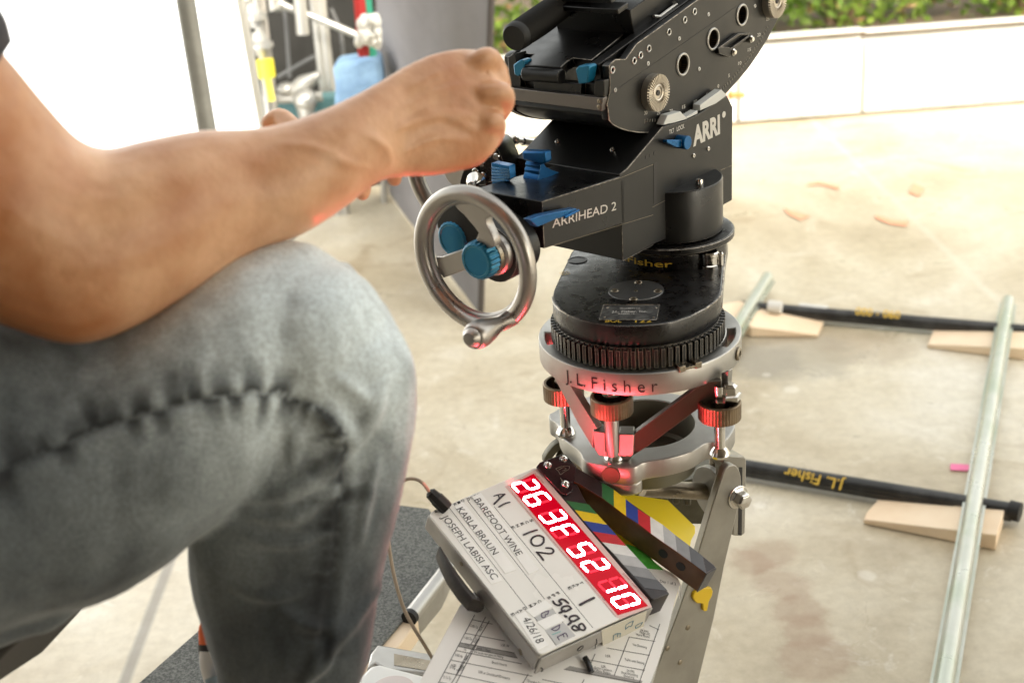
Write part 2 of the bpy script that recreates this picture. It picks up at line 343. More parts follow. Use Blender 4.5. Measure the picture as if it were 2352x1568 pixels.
# ---------------- wooden wedges
def wedge(px, name_label, h=.05, taper=True):
    b = MB(); n = len(px); top = []
    for (x, y, zz) in px: top.append(atz(x, y, zz))
    bot = [V((p.x, p.y, .002)) for p in top]
    b.add(top + bot, [tuple(range(n))[::-1] if True else (), tuple(range(n, 2 * n))] + [(i, (i + 1) % n, (i + 1) % n + n, i + n) for i in range(n)])
    o = b.build('wood_wedge', M['wood'], bev=.002); tag(o, name_label, 'wood wedge', 'wooden wedges under the dolly track'); 
    bmx = bmesh.new(); bmx.from_mesh(o.data); bmesh.ops.recalc_face_normals(bmx, faces=bmx.faces); bmx.to_mesh(o.data); bmx.free(); return o
wedge([(1990, 1176, .012), (2025, 1137, .014), (2308, 1168, .034), (2290, 1228, .034), (1984, 1192, .012)], 'pale wood wedge under the right rail beside the nearest black sleeper')
wedge([(2146, 755, .015), (2360, 758, .032), (2360, 800, .032), (2130, 790, .012)], 'pale wood wedge at the right photo edge against the far sleeper')
wedge([(1702, 738, .032), (1755, 704, .032), (1892, 738, .012), (1878, 768, .010), (1725, 750, .03)], 'pale wood wedge beside the left rail behind the silver ring')
wedge([(1650, 700, .05), (1700, 690, .05), (1730, 700, .03), (1700, 730, .03), (1655, 730, .05)], 'small wood block under the end of the left rail next to the riser plate')
# ---------------- tape marks on the concrete
om = mat('orange_floor_tape', (.88, .40, .25), .6); pk = mat('pink_floor_tape', (.85, .20, .40), .6); wm = mat('white_floor_tape', (.8, .78, .74), .6)
def tmark(px, m, lab): 
    b = MB(); b.prism(slabz(px, .0045), V((0, 0, -.0008))); o = b.build('floor_tape', m, smooth=0); tag(o, lab, 'tape mark', 'tape marks on the concrete')
tmark([(1855, 421), (1880, 415), (1930, 428), (1925, 434), (1880, 422), (1858, 427)], om, 'orange tape mark farthest back, nearest the low white wall')
tmark([(2098, 420), (2125, 432), (2112, 450), (2085, 440)], om, 'short orange tape mark farthest right on the concrete')
tmark([(1800, 478), (1845, 490), (1862, 494), (1838, 504), (1812, 492)], om, 'orange tape mark farthest left, beside the geared head')
tmark([(2012, 492), (2050, 504), (2088, 506), (2080, 518), (2045, 514), (2010, 500)], om, 'orange tape mark with bent ends nearest the dolly track')
tmark([(2183, 1064), (2226, 1066), (2226, 1080), (2183, 1078)], pk, 'small bright pink tape mark touching the right rail')
# ---------------- low white wall and hedge
WY = atz(2000, 262, 0).y
wallm = mat('white_painted_panel', (.66, .65, .62), .6, noise=(3, (.58, .57, .54), .4, .65), bump=(30, .2, .003))
wl = thing('low_wall', 'low white panelled wall at the far edge of the concrete, hedge behind', 'wall', V((1.5, WY, 0)))
zt1 = aty(2000, 78, WY).z; xs = [-.4, .98, aty(1978, 260, WY).x, 2.6, 4.2, 6]
for i in range(len(xs) - 1):
    x0, x1 = xs[i] + .004, xs[i + 1] - .004; b = MB(); hh = zt1 * (1 + .02 * (i % 2))
    n_ = int((x1 - x0) / .12)
    b.box(V(((x0 + x1) / 2, WY + .045, hh / 2)), V(((x1 - x0) / 2, 0, 0)), V((0, .010, 0)), V((0, 0, hh / 2 - .02)))
    for j in range(n_): b.box(V((x0 + (j + .5) * (x1 - x0) / n_, WY + .002, hh / 2 - .01)), V(((x1 - x0) / n_ / 2 - .0018, 0, 0)), V((0, .012, 0)), V((0, 0, hh / 2 - .022)))
    b.box(V(((x0 + x1) / 2, WY + .03, hh + .008)), V(((x1 - x0) / 2, 0, 0)), V((0, .032, 0)), V((0, 0, .004)))
    b.build('panel', wallm, wl, bev=.0012)
b = MB(); A = aty(1682, 219, WY - .12); B = aty(1710, 219, WY - .12); b.tube([A, B], .012, 14); b.lathe(A, (B - A), [(.006, -.02), (.018, -.012), (.018, 0)], 14); oc = b.build('plastic_tube', mat('orange_plastic', (.9, .20, .04), .5)); tag(oc, 'small orange plastic tube by the white wall just right of the geared head', 'tube')
# soil bank behind the wall, then the hedge
b = MB(); b.box(V((2, WY + 3, zt1 / 2 - .03)), V((8, 0, 0)), V((0, 2.9, 0)), V((0, 0, zt1 / 2 - .03))); so = b.build('soil_bank', mat('dark_soil', (.10, .07, .045), .9, noise=(8, (.16, .11, .07), .4, .6))); so['kind'] = 'structure'
leafm = mat('leaf', (.12, .22, .03), .4, noise=(2.2, (.30, .42, .07), .42, .62), trans=.45)
leafy = mat('dry_leaf', (.34, .22, .09), .6, trans=.3)
def bush(x, y, z, rx, ry, rz, n, lab, seed, mt=leafm):
    rnd = random.Random(seed); t = thing('hedge_shrub', lab, 'shrub', V((x, y, zt1)), 'green shrubs behind the low white wall')
    b = MB(); d2_ = MB()
    for i in range(n):
        u_ = rnd.gauss(0, 1), rnd.gauss(0, 1), rnd.gauss(0, 1); L_ = math.sqrt(sum(q * q for q in u_)) or 1; rr = rnd.uniform(.35, 1.0) ** .5
        c = V((x + rx * u_[0] / L_ * rr, y + ry * u_[1] / L_ * rr, z + rz * u_[2] / L_ * rr))
        if c.z < zt1 * .7 or mnoise.noise(c * 5) < -.18: continue
        a_ = V((rnd.uniform(-1, 1), rnd.uniform(-1, 1), rnd.uniform(-.5, .7))).normalized(); s_ = a_.orthogonal().normalized(); s_.rotate(Matrix.Rotation(rnd.uniform(0, 6.28), 3, a_)); l = rnd.uniform(.035, .065)
        (d2_ if rnd.random() < .06 else b).add([c, c + a_ * l * .5 + s_ * l * .28, c + a_ * l, c + a_ * l * .5 - s_ * l * .28], [(0, 1, 2, 3)])
    b.build('foliage', mt, t, smooth=0); d2_.build('dry_leaves', leafy, t, smooth=0)
    b = MB()
    for k in range(5): b.tube([V((x + rnd.uniform(-.05, .05), y, zt1 * .6)), V((x + rnd.uniform(-.3, .3) * rx, y + rnd.uniform(-.2, .2), z)), V((x + rnd.uniform(-.7, .7) * rx, y + rnd.uniform(-.3, .3), z + rz * .7))], [.022, .014, .006], 7)
    b.build('stem', mat('bark', (.20, .13, .08), .8), t)
    return t
sh = [(-.15, .75, 'leafy green shrub farthest left, seen between the grey flag and the handgrip'), (.85, .6, 'green shrub mostly hidden behind the top of the geared head'), (1.55, .7, 'green shrub just right of the geared head above the white wall'), (2.35, .62, 'green shrub above the white wall at the right edge of the photo')]
for i, (x, r_, lab) in enumerate(sh): bush(x, WY + .62, zt1 + .38, r_ * .85, .45, .55, 5200, lab, 11 + i)
# ---------------- left background
sw_ = thing('diffusion_screen', 'huge bright white diffusion cloth filling the upper left background', 'diffusion screen', atz(300, 480, 0))
dm = mat('glowing_diffusion_cloth', (.9, .9, .9), .8, trans=.6, emis=((1, 1, .98), .9))  # emission stands in for light shining through the cloth
def vert(x, y, Y): return aty(x, y, Y)
Yd = 3.35; r0 = aty(552, 0, Yd); r1 = aty(612, 340, Yd); rb = r1 + (r1 - r0) * ((r1.z - .05) / (r0.z - r1.z)); lft = V((-2.6, Yd + .3, .05)); tr_ = r0 + (r0 - r1) * 2.2
b = MB(); b.prism([rb, tr_, V((-2.6, Yd + .3, tr_.z)), lft], V((0, .01, 0))); b.build('cloth', dm, sw_)
b = MB(); b.tube([rb, tr_], .012, 10); b.tube([rb, lft], .012, 10); b.build('frame', mat('pale_frame_tube', (.7, .7, .66), .4, .5), sw_)
b = MB(); A = aty(475, 296, 2.75); B = aty(426, 0, 2.75); d = (A - B).normalized(); b.tube([B - d * .5, A + d * (A.z / -d.z)], .0205, 24); po = b.build('pole', mat('weathered_grey_pole', (.34, .34, .32), .5, .4, noise=(12, (.27, .27, .25), .4, .6))); tag(po, 'thick leaning grey pole in front of the bright white cloth', 'pole')
bk = MB(); Yb = 4.55; bk.box(V((aty(700, 150, Yb).x - .35, Yb, .9)), V((1.0, 0, 0)), V((0, .02, 0)), V((0, 0, .9))); bo = bk.build('black_flag', mat('black_duvetyne', (.012, .0115, .010), .95, noise=(5, (.018, .017, .015), .4, .6), bump=(7, .6, .02))); tag(bo, 'large dark cloth backdrop behind the lighting stands', 'backdrop')
stm = mat('pale_chrome_stand', (.42, .41, .38), .3, .55)
def zz(x, y, Y=3.9): q = z3((x, y))[0]; return aty(*q, Y)
def stand(name, lab, cat_='light stand'):
    return lambda b, m=stm: tag(b.build(name, m), lab, cat_, 'lighting stands in the left background')
ls1 = thing('light_stand', 'lighting stand with round collars and a strip of yellow tape beside the bright cloth', 'light stand', zz(450, 1500), 'lighting stands in the left background')
b = MB(); A = zz(270, -300); B = zz(470, 1420); d = (B - A).normalized(); b.tube([A, A + d * ((A.z) / -d.z)], .0125, 14); b.build('pole', stm, ls1)
b = MB(); b.tube([zz(345, -200, 3.95), zz(520, 1300, 3.95)], .013, 14); b.build('pole', mat('clear_grey_tube', (.45, .42, .38), .3, .3), ls1)
b = MB()
for q in ((285, 200), (355, 525)): b.lathe(zz(*q), UP, [(.018, -.03), (.024, -.012), (.040, -.007), (.040, .006), (.024, .016), (.018, .04)], 24)
b.ball(zz(180, 15), .022); b.build('collar', stm, ls1)
ym = mat('yellow_tape', (.85, .72, .04), .5); b = MB(); b.lathe(zz(425, 795, 3.88), UP, [(.026, -.026), (.026, .026)], 20); b.box(zz(455, 1000, 3.86), V((.010, 0, 0)), V((0, .004, 0)), V((-.003, 0, .045))); b.build('tape_strip', ym, ls1)
ls2 = thing('light_stand', 'tall white double-tube stand leaning in front of the dark backdrop', 'light stand', zz(1160, 1250, 4.2), 'lighting stands in the left background')
for dx in (-40, 45):
    b = MB(); A = zz(985 + dx, -300, 4.2); B = zz(1160 + dx, 1230, 4.2); d = (B - A).normalized(); b.tube([A, A + d * (A.z / -d.z)], .0158, 14); b.build('pole', stm, ls2)
b = MB(); b.tube([zz(560, 20, 4.12), zz(640, 70, 4.12), zz(1100, 250, 4.12), zz(1480, 410, 4.12)], .0118, 12); b.tube([zz(500, -100, 4.1), zz(520, 110, 4.1), zz(600, 80, 4.1)], .018, 12); b.build('cross_arm', stm, ls2)
b = MB(); b.tube([zz(800, -200, 4.08), zz(855, 400, 4.08)], .021, 14); b.build('grip_head', stm, ls2)
ls3 = thing('light_stand', 'thin pale stand against the left edge of the grey flag', 'light stand', zz(1760, 900, 3.4), 'lighting stands in the left background')
b = MB(); A = zz(1740, -300, 4.3); B = zz(1765, 850, 4.3); d = (B - A).normalized(); b.tube([A, A + d * (A.z / -d.z)], .013, 12); b.build('pole', stm, ls3)
wb_ = MB(); rnd = random.Random(3)
for i in range(110): c = zz(1620 + rnd.uniform(-120, 120), 360 + rnd.uniform(-150, 150), 3.25 + rnd.uniform(-.03, .03)); r_ = rnd.uniform(.005, .013); wb_.ball(c, (r_, r_, r_ * 1.2), 8)
wo = wb_.build('knotted_cloth', mat('white_plastic_wrap', (.80, .80, .77), .3)); tag(wo, 'crumpled white plastic bundle tied to the thin pale stand', 'plastic bundle')
b = MB(); b.tube([zz(1500, -100, 3.3), zz(1560, 650, 3.3)], .015, 8); o = b.build('strap', mat('red_strap', (.5, .03, .03), .6)); tag(o, 'red strap hanging behind the white plastic bundle', 'strap')
b = MB(); b.tube([zz(1580, -100, 3.35), zz(1650, 650, 3.35)], .014, 8); o = b.build('strap', mat('green_strap', (.05, .42, .28), .6)); tag(o, 'green strap hanging beside the red one', 'strap')
b = MB(); P = [zz(x, y, 3.75) for x, y in smoothpts([(1210, 760), (1440, 700), (1700, 650), (1780, 900), (1780, 1300), (1500, 1400), (1240, 1300), (1225, 1000)], 3)]; b.prism(P, V((0, .12, 0))); o = b.build('blue_bag', mat('light_blue_cloth', (.24, .38, .54), .8, noise=(9, (.16, .27, .42), .4, .6), bump=(18, .8, .02)), bev=.02, bseg=4); tag(o, 'light blue cloth bag hanging behind the forearm', 'bag')
b = MB()
for P in ([(620, -80), (660, 300), (700, 900)], [(560, 900), (900, 700), (1050, 640)], [(1180, 100), (1300, 420), (1330, 900)]): b.tube([zz(x, y, 4.2) for x, y in smoothpts(P, 4, False)], .006, 8)
o = b.build('cable_bundle', mat('dull_cable', (.10, .10, .10), .5)); tag(o, 'thin dark cables hanging across the dark backdrop between the stands', 'cables')
cart = thing('equipment_shelf', 'pale shelf rail with round knobs and green edge behind the fingers', 'shelf', zz(800, 1250, 4.1))
b = MB(); b.tube([zz(330, 1160, 4.0), zz(1080, 1120, 4.0)], .016, 10); b.build('rail', stm, cart)
b = MB(); b.box(zz(760, 1240, 4.1), V((.20, 0, 0)), V((0, .05, 0)), V((0, 0, .03))); b.build('shelf_front', mat('teal_box', (.07, .17, .18), .6), cart)
b = MB(); b.ball(zz(880, 1160, 3.95), (.04, .04, .035), 12); b.lathe(zz(880, 1230, 3.95), UP, [(.02, -.08), (.03, 0)], 12); b.lathe(zz(860, 980, 4.0), V((.5, 0, .25)), [(.018, -.06), (.03, 0), (.012, .06)], 10); b.ball(zz(660, 1030, 4.0), (.03, .03, .02), 10); b.build('knob', stm, cart)
# leaning grey panel behind the handwheel
n0 = atz(1102, 724, .01); f0 = atz(893, 445, .01); t1 = aty(1128, -30, n0.y); t0 = aty(872, -30, n0.y + .35)
hv = (f0 - n0).normalized(); nn_ = hv.cross(UP).normalized()
fl = thing('grey_flag', 'tall grey cloth flag standing on the concrete behind the handwheel', 'flag', n0)
b = MB(); nx, nz_ = 14, 18; fr = []; 
def gp(i, j, o=0.):
    u_, v_ = i / nx, j / nz_; lo = n0.lerp(f0, u_); hi = (t1 + (t1 - n0) * .35).lerp(t0 + (t0 - f0) * .35 * 0 + UP * .3, u_); return lo.lerp(hi, v_) + V((0, 1, 0)) * (.012 * math.sin(u_ * 14 + v_ * 1.5) * (.4 + v_) + o)
vs = [gp(i, j, o) for o in (0, .012) for j in range(nz_ + 1) for i in range(nx + 1)]; K = (nx + 1) * (nz_ + 1); fs = []
for j in range(nz_):
    for i in range(nx): q = j * (nx + 1) + i; fs += [(q, q + nx + 1, q + nx + 2, q + 1), (K + q, K + q + 1, K + q + nx + 2, K + q + nx + 1)]
for j in range(nz_):
    for i in (0, nx): q = j * (nx + 1) + i; fs.append((q, K + q, K + q + nx + 1, q + nx + 1))
b.add(vs, fs); b.build('cloth', mat('grey_flag_cloth', (.24, .23, .235), .85, noise=(3, (.20, .19, .195), .4, .6)), fl, smooth=60)
b = MB(); b.tube([gp(0, j, .006) - hv * .008 for j in range(nz_ + 1)], .009, 8); b.build('frame', mat('dark_frame', (.07, .06, .055), .6), fl)
# ================================================================ CAMERA SUPPORT: geared head
e1 = hz(42); e2 = hz(-48); ns = -e2
AX = atz(1540, 505, .815)                     # pan axis
S = (AX + ns * .03, ns)                       # outer side plate
S2 = (S[0] - ns * .012, ns)                   # tilt cradle plate
def Sp(pts, P=None): return onp(pts, P or S)
ZA = pl(1335, 437, S).z
head = thing('geared_head', 'black geared camera head with blue levers and two silver handwheels', 'geared head', V((AX.x, AX.y, .80)))
body_px = [(1431, 599), (1500, 562), (1600, 520), (1664, 470), (1682, 460), (1683, 246), (1670, 219), (1640, 238), (1605, 261), (1574, 276), (1550, 283), (1526, 289), (1518, 297), (1440, 388), (1423, 401)]
b = MB(); b.prism(Sp(body_px), e2 * .150); b.build('body', M['blackside'], head, bev=.0012)
# arm with the model lettering
b = MB(); b.prism(Sp([(1244, 463), (1424, 405), (1434, 420), (1434, 512), (1250, 571)]), e2 * .092)
arm = b.build('arm', M['black'], head, bev=.0008)
b = MB(); _d = (pl(1427, 411, S) - pl(1244, 463, S)).normalized(); AT = (pl(1244, 463, S), _d.cross(e2).normalized()); AT = AT if AT[1].z > 0 else (AT[0], -AT[1])
b.add([pl(x, y, AT) + AT[1] * .0004 for x, y in k2((1225, 260), (1275, 262), (1252, 288), (1250, 312), (1268, 316), (1228, 336), (1184, 318), (1202, 312), (1202, 285))], [tuple(range(9))[::-1]])
b.build('arrow_mark', M['greylet'], arm, smooth=0)
b = MB(); p = k2((1030, 634), (1466, 510)); b.text('ARRIHEAD 2', pl(*p[0], S), pl(*p[1], S), ns, .0098, bold=.002); b.build('lettering', M['greylet'], arm, smooth=0)
b = MB(); q = [pl(x, y, AT) + AT[1] * .0003 for x, y in k2((810, 350), (893, 318))]; b.tube(q, .003, 10, flat=(AT[1], .0004)); b.build('slot', M['ink'], arm)
# pan drum bulge and flange
b = MB(); c0 = V((AX.x, AX.y, .806)); b.lathe(c0, UP, [(.0625, 0), (.0625, .060), (.0615, .062), (0, .062)], 64); b.build('pan_drum', M['black'], head, bev=.0004)
b = MB(); screw(b, atz(*k2((2037, 335))[0], .868), UP, .0045, .006); b.build('screw', M['chrome'], head); b = MB(); q = k2((1440, 775))[0]
F0 = (pl(1431, 520, S), -e1); screw(b, pl(*q, F0), -e1, .0068, .002)
b.build('screw', M['chrome'], head)
for q in k1((1775, 1220), (1655, 1277)): b = MB(); screw(b, pl(*q, S), ns, .0028); b.build('screw', M['chrome'], head)
for q in k1((540, 1160), (990, 1225)):
    b = MB(); screw(b, pl(*q, (pl(1470, 345, S) , (ns * 0 - e1 * .75 + UP * .66).normalized())), (-e1 * .75 + UP * .66), .0028, .001); b.build('screw', M['chrome'], head)
b = MB(); w_ = [pl(x, y, S) + ns * .0003 for x, y in k1((1328, 1342), (1356, 1334))] + [pl(x, y, S) + ns * .0003 for x, y in k2((1745, 462), (1724, 468))]
b.prism(w_, -ns * .002)
b.build('slot', M['ink'], head, smooth=0)
for q in k1((1270, 1290), (1302, 1275), (1337, 1258)): b = MB(); b.cyl(pl(*q, S) - ns * .001, ns, .0022, .0013, 12); b.build('hole', M['ink'], head)
b = MB()
for A_, B_ in ((k1((1052, 1462))[0], k1((1325, 1350))[0]), (k1((1880, 1396))[0], k1((1975, 1355))[0]), (k2((1715, 493))[0], k2((1815, 440))[0]), (k2((978, 772))[0], k2((1720, 545))[0])):
    b = MB(); b.tube([pl(*A_, S), pl(*B_, S)], .00022, 6); b.build('seam', M['silverdk'], head)
# side lettering
M['palep'] = mat('pale_plastic', (.62, .63, .62), .35)
b = MB(); p = k1((1652, 1196), (1872, 1090)); b.text('ARRI', pl(*p[0], S), pl(*p[1], S), ns, .0225, bold=.045)
b.build('lettering', M['greylet'], head, smooth=0); b = MB(); b.cyl(pl(*k1((1905, 940))[0], S), ns, .0038, .0003, 20); b.build('round_mark', M['greylet'], head, smooth=0); b = MB()
p = k1((1455, 1103), (1495, 1086), (1518, 1078), (1580, 1050)); b.text('TILT', pl(*p[0], S), pl(*p[1], S), ns, .0052, bold=.01); b.build('lettering', M['greylet'], head, smooth=0); b = MB(); b.text('LOCK', pl(*p[2], S), pl(*p[3], S), ns, .0052, bold=.01)
b.build('lettering', M['greylet'], head, smooth=0)
b = MB()
for pp in (k1((1404, 1026), (1440, 945), (1545, 915), (1602, 975), (1500, 1006)), k1((1705, 862), (1880, 735), (1927, 782), (1835, 850), (1705, 908)), k1((1588, 962), (1686, 905), (1686, 932), (1602, 972))):
    b = MB(); b.prism([pl(x, y, S) + ns * .001 for x, y in pp], -ns * .010); b.build('guide_block', M['palep'], head, bev=.0006)
# tilt lock knob
b = MB(); q = pl(*k1((1600, 1170))[0], (S[0] + ns * .012, ns)); b.cyl(q - ns * .012, ns, .0078, .014, 28)
b.prism([pl(x, y, (S[0] + ns * .010, ns)) for x, y in k1((1440, 1148), (1565, 1150), (1612, 1165), (1605, 1202), (1520, 1210), (1440, 1172))], -ns * .006)
b.build('tilt_lock', M['blue'], head, bev=.0006)
# thumb levers
b = MB(); q0 = pl(*k2((930, 318))[0], AT); PL = (q0, ns)
prof = k2((960, 150), (972, 190), (990, 218), (1030, 238), (1082, 256), (930, 320), (936, 290), (944, 270), (942, 250), (950, 232), (947, 214), (955, 195), (952, 172))
b.prism([pl(x, y, PL) for x, y in prof], e2 * .021)
PB = (q0 + e2 * .012, ns)
b.build('pan_lever', M['blue'], head, bev=.0004)
b = MB(); b.prism([pl(x, y, (q0 + e2 * .016, -e1)) for x, y in k2((820, 110), (978, 116), (984, 190), (950, 205), (828, 170))], e1 * .012); b.build('lever_back', M['blue'], head, bev=.002)
b = MB(); PF = (atd(*k2((680, 290))[0], 1.355), -e1)
b.prism([pl(x, y, PF) for x, y in k2((614, 192), (622, 190), (732, 212), (737, 224), (741, 300), (622, 372), (618, 300))], e1 * .010)
for i in range(5): q = k2((618, 222 + 22 * i), (736, 240 + 18 * i)); b.tube([pl(*q[0], PF), pl(*q[1], PF)], .0008, 6)
b.build('tilt_lever', M['blue'], head, bev=.0005)
b = MB(); PQ = (S[0] + ns * .014, ns)
b.prism([pl(x, y, PQ) for x, y in k2((878, 578), (958, 548), (1050, 528), (1192, 500), (1212, 512), (1112, 560), (1060, 572), (1000, 600), (930, 628))], -ns * .009)
b.tube([pl(x, y, (PQ[0] + ns * .001, ns)) for x, y in k2((1212, 513), (1114, 563))], .0016, 8)
b.build('gear_lever', M['blue'], head, bev=.0006)

# ---- tilt cradle
cr_top = Sp([(1462, 101), (1605, -3)], S2); c1 = (cr_top[1] - cr_top[0]).normalized(); c3 = c1.cross(e2)
if c3.z < 0: c3 = -c3
arc = [(955, 905), (962, 985), (990, 1020), (1050, 1052), (1120, 1074), (1210, 1088), (1310, 1088), (1430, 1062), (1560, 1022), (1700, 945), (1830, 848), (1930, 765), (2030, 655), (2110, 560), (2190, 445), (2270, 315), (2340, 180), (2400, 40), (2450, -100), (2480, -300)]
cradle_px = k1(*([(962, 545), (980, 520), (1015, 490), (1100, 488), (1190, 362), (1450, 175), (1712, -15), (2000, -225), (2300, -440)] + arc[::-1] + [(944, 860), (968, 760), (972, 680), (966, 600)]))
bigh = k1((1567, 530), (1815, 322), (2053, 125)); midh = k1((992, 575), (1170, 500), (1222, 455), (1290, 400), (1455, 265), (1585, 165), (1665, 97)); tinyh = k1((1015, 740), (1285, 522), (1540, 318), (1780, 120), (1703, 567), (1435, 662), (2160, 52), (1980, -60), (2330, -100))
loops = [Sp(cradle_px, S2)] + [circ(pl(*q, S2), ns, .0112) for q in bigh] + [circ(pl(*q, S2), ns, .0026, 16) for q in midh]
b = MB(); b.slab(loops, ns, .009, .0008); cradle = b.build('cradle', M['blackside'], head)
far = [[p + e2 * .137 for p in loops[0]]]; b = MB(); b.slab(far, ns, .009, .0008); b.build('cradle_side', M['blackside'], head)
for q in bigh: c = pl(*q, S2); b = MB(); b.torus(c + ns * .0004, ns, .0118, .0015, 40, 10); b.build('bushing', M['silver'], cradle)
for q in midh: c = pl(*q, S2); b = MB(); b.torus(c + ns * .0001, ns, .0033, .0009, 20, 8); b.build('bushing', M['silver'], cradle)
for q in tinyh: c = pl(*q, S2); b = MB(); b.torus(c, ns, .0017, .0008, 16, 8); b.build('bushing', M['silver'], cradle)
M['hl'] = mat('bronze_lining', (.10, .075, .045), .4, .6)
for q in bigh: b = MB(); c = pl(*q, S2); b.lathe(c - ns * .012, ns, [(.0122, 0), (.0122, .0115), (.0112, .0115), (.0112, .002), (0, .002)], 30); b.build('hole_lining', M['hl'], cradle)
for q in midh: b = MB(); b.cyl(pl(*q, S2) - ns * .008, ns, .003, .004, 12); b.build('hole_lining', M['hl'], cradle)
def rosette(q, r=.0205, th=.0085):
    c = pl(*q, S2); a, bb, n = basis(ns); b = MB(); N_ = 96; b.cyl(c, ns, r, th, 64)
    for i in range(40):
        t = i * 2 * math.pi / 40; d = a * math.cos(t) + bb * math.sin(t); tt = n.cross(d)
        b.prism([c + d * (r * .52) + n * th + tt * .0003, c + d * (r * .99) + n * th + tt * .0008, c + d * (r * .99) + n * th - tt * .0008, c + d * (r * .52) + n * th - tt * .0003], n * .0024)
    b.torus(c + n * th, ns, r * .40, .0016, 30, 8)
    o = b.build('rosette', mat('rosette_steel', (.55, .50, .43), .32, .8), cradle); b = MB(); b.cyl(c + n * (th + .0001), ns, .0032, .001, 18); b.build('hole', M['ink'], o)
rosette(k1((1312, 757))[0]); rosette(k1((2290, 8))[0])
b = MB(); PK = (S2[0] + ns * .006, ns)
b.prism([pl(x, y, PK) for x, y in k1((1862, 398), (1878, 385), (1952, 388), (1966, 400), (1962, 468), (1940, 470), (1868, 440))], -ns * .007)
b.prism([pl(x, y, PK) for x, y in k1((1878, 384), (2028, 276), (2120, 272), (2112, 292), (2035, 292), (1900, 388))], -ns * .005)
b.prism([pl(x, y, PK) for x, y in k1((1962, 400), (2112, 290), (2122, 300), (1968, 420))], -ns * .005)
lv = b.build('level_bracket', M['black'], cradle, bev=.0005)
for q in k1((1983, 430), (2128, 322)): b = MB(); c = pl(*q, PK); b.lathe(c - ns * .005, ns, [(.004, 0), (.0046, .002), (.0046, .006), (.0025, .0085)], 18); b.build('knob', M['chrome'], lv)
b = MB()
labs = [('30', 1263, 930), ('25', 1367, 930), ('20', 1470, 915), ('15', 1573, 880), ('10', 1670, 838), ('5', 1763, 780), ('0', 1857, 708), ('5', 1945, 622), ('10', 2033, 522), ('15', 2112, 412), ('20', 2190, 290), ('25', 2262, 160)]
for st, x, y in labs:
    ww = 13 if len(st) == 2 else 6; p = k1((x - ww, y + 14), (x + ww, y + 14 - ww * .55)); b.text(st, pl(*p[0], S2), pl(*p[1], S2), ns, .0042, bold=.01, lift=.0005)
tk = [pl(x, y, S2) for x, y in k1(*[(x, y) for _, x, y in labs])]
dwn = [(pl(*k1((1263, 975))[0], S2) - tk[0])] * 1
for i in range(len(tk) - 1):
    t_ = (tk[i + 1] - tk[i]).normalized(); nn = ns.cross(t_); nn = nn if nn.z < 0 else -nn
    for j in range(5):
        c = tk[i].lerp(tk[i + 1], j / 5) + nn * .0062; L_ = .0052 if j == 0 else .0032
        b.tube([c, c + nn * L_], .00035, 5, flat=(ns, .0006))
b.build('scale_marks', M['greylet'], cradle, smooth=0)
b = MB(); q = Sp(k1((965, 778), (1410, 470), (1900, 132), (2300, -150)), S2)
for i in range(3): b.tube([q[i], q[i + 1]], .0004, 5)
b.build('seam', M['ink'], cradle)
# belly between the plates, front bar, plates
b = MB(); bp = Sp(k1((985, 880), (975, 960), (1000, 1012), (1060, 1045), (1120, 1066), (1210, 1080), (1310, 1080), (1500, 1030), (1560, 880)), S2); b.prism([p + e2 * .010 for p in bp], e2 * .126)
b.build('belly', M['black'], head, bev=.001)
PFt = (pl(*k1((915, 850))[0], S2) + e2 * .004, -e1)
b = MB(); b.prism([pl(x, y, PFt) for x, y in k1((150, 722), (915, 806), (902, 914), (150, 818))], e1 * .008); fb = b.build('front_bar', mat('dark_steel_bar', (.17, .155, .145), .42, .7, rvar=(30, .35, .5), edge=WEAR), head, bev=.0006)
for q in k1((885, 833), (882, 880), (175, 795)): b = MB(); screw(b, pl(*q, PFt), -e1, .0028, .0006); b.build('screw', M['silverdk'], fb)
b = MB(); b.prism([pl(x, y, (PFt[0] + e1 * .014, -e1)) for x, y in k1((170, 640), (900, 690), (915, 810), (150, 725))], e1 * .01)
b.prism([pl(x, y, (PFt[0] + e1 * .006, -e1)) for x, y in k1((345, 655), (735, 690), (735, 790), (345, 745))], e1 * .01)
b.prism([pl(x, y, (PFt[0] + e1 * .004, -e1)) for x, y in k1((845, 660), (925, 660), (925, 800), (840, 790))], e1 * .01)
b.prism([pl(x, y, (PFt[0] + e1 * .006, -e1)) for x, y in k1((130, 470), (190, 440), (235, 640), (240, 720), (150, 700))], e1 * .02)
b.build('front_block', M['black'], head, bev=.0008)
PT = (pl(*z4((1590, 888))[0], (S2[0] + e2 * .030, ns)), c3)
b = MB(); b.prism([pl(x, y, PT) for x, y in z4((565, 955), (745, 800), (505, 782), (930, 500), (1400, 150), (2400, 250), (2050, 520), (1592, 888), (1320, 855), (1230, 905), (1140, 990))], -c3 * .011)
tp = b.build('slide_plate', M['black'], head, bev=.001)
q = [pl(x, y, PT) - c3 * .009 for x, y in z4((585, 975), (1140, 1012))]; b = MB(); b.tube(q, .0078, 20); b.build('front_roll', M['black'], head, bev=.001)
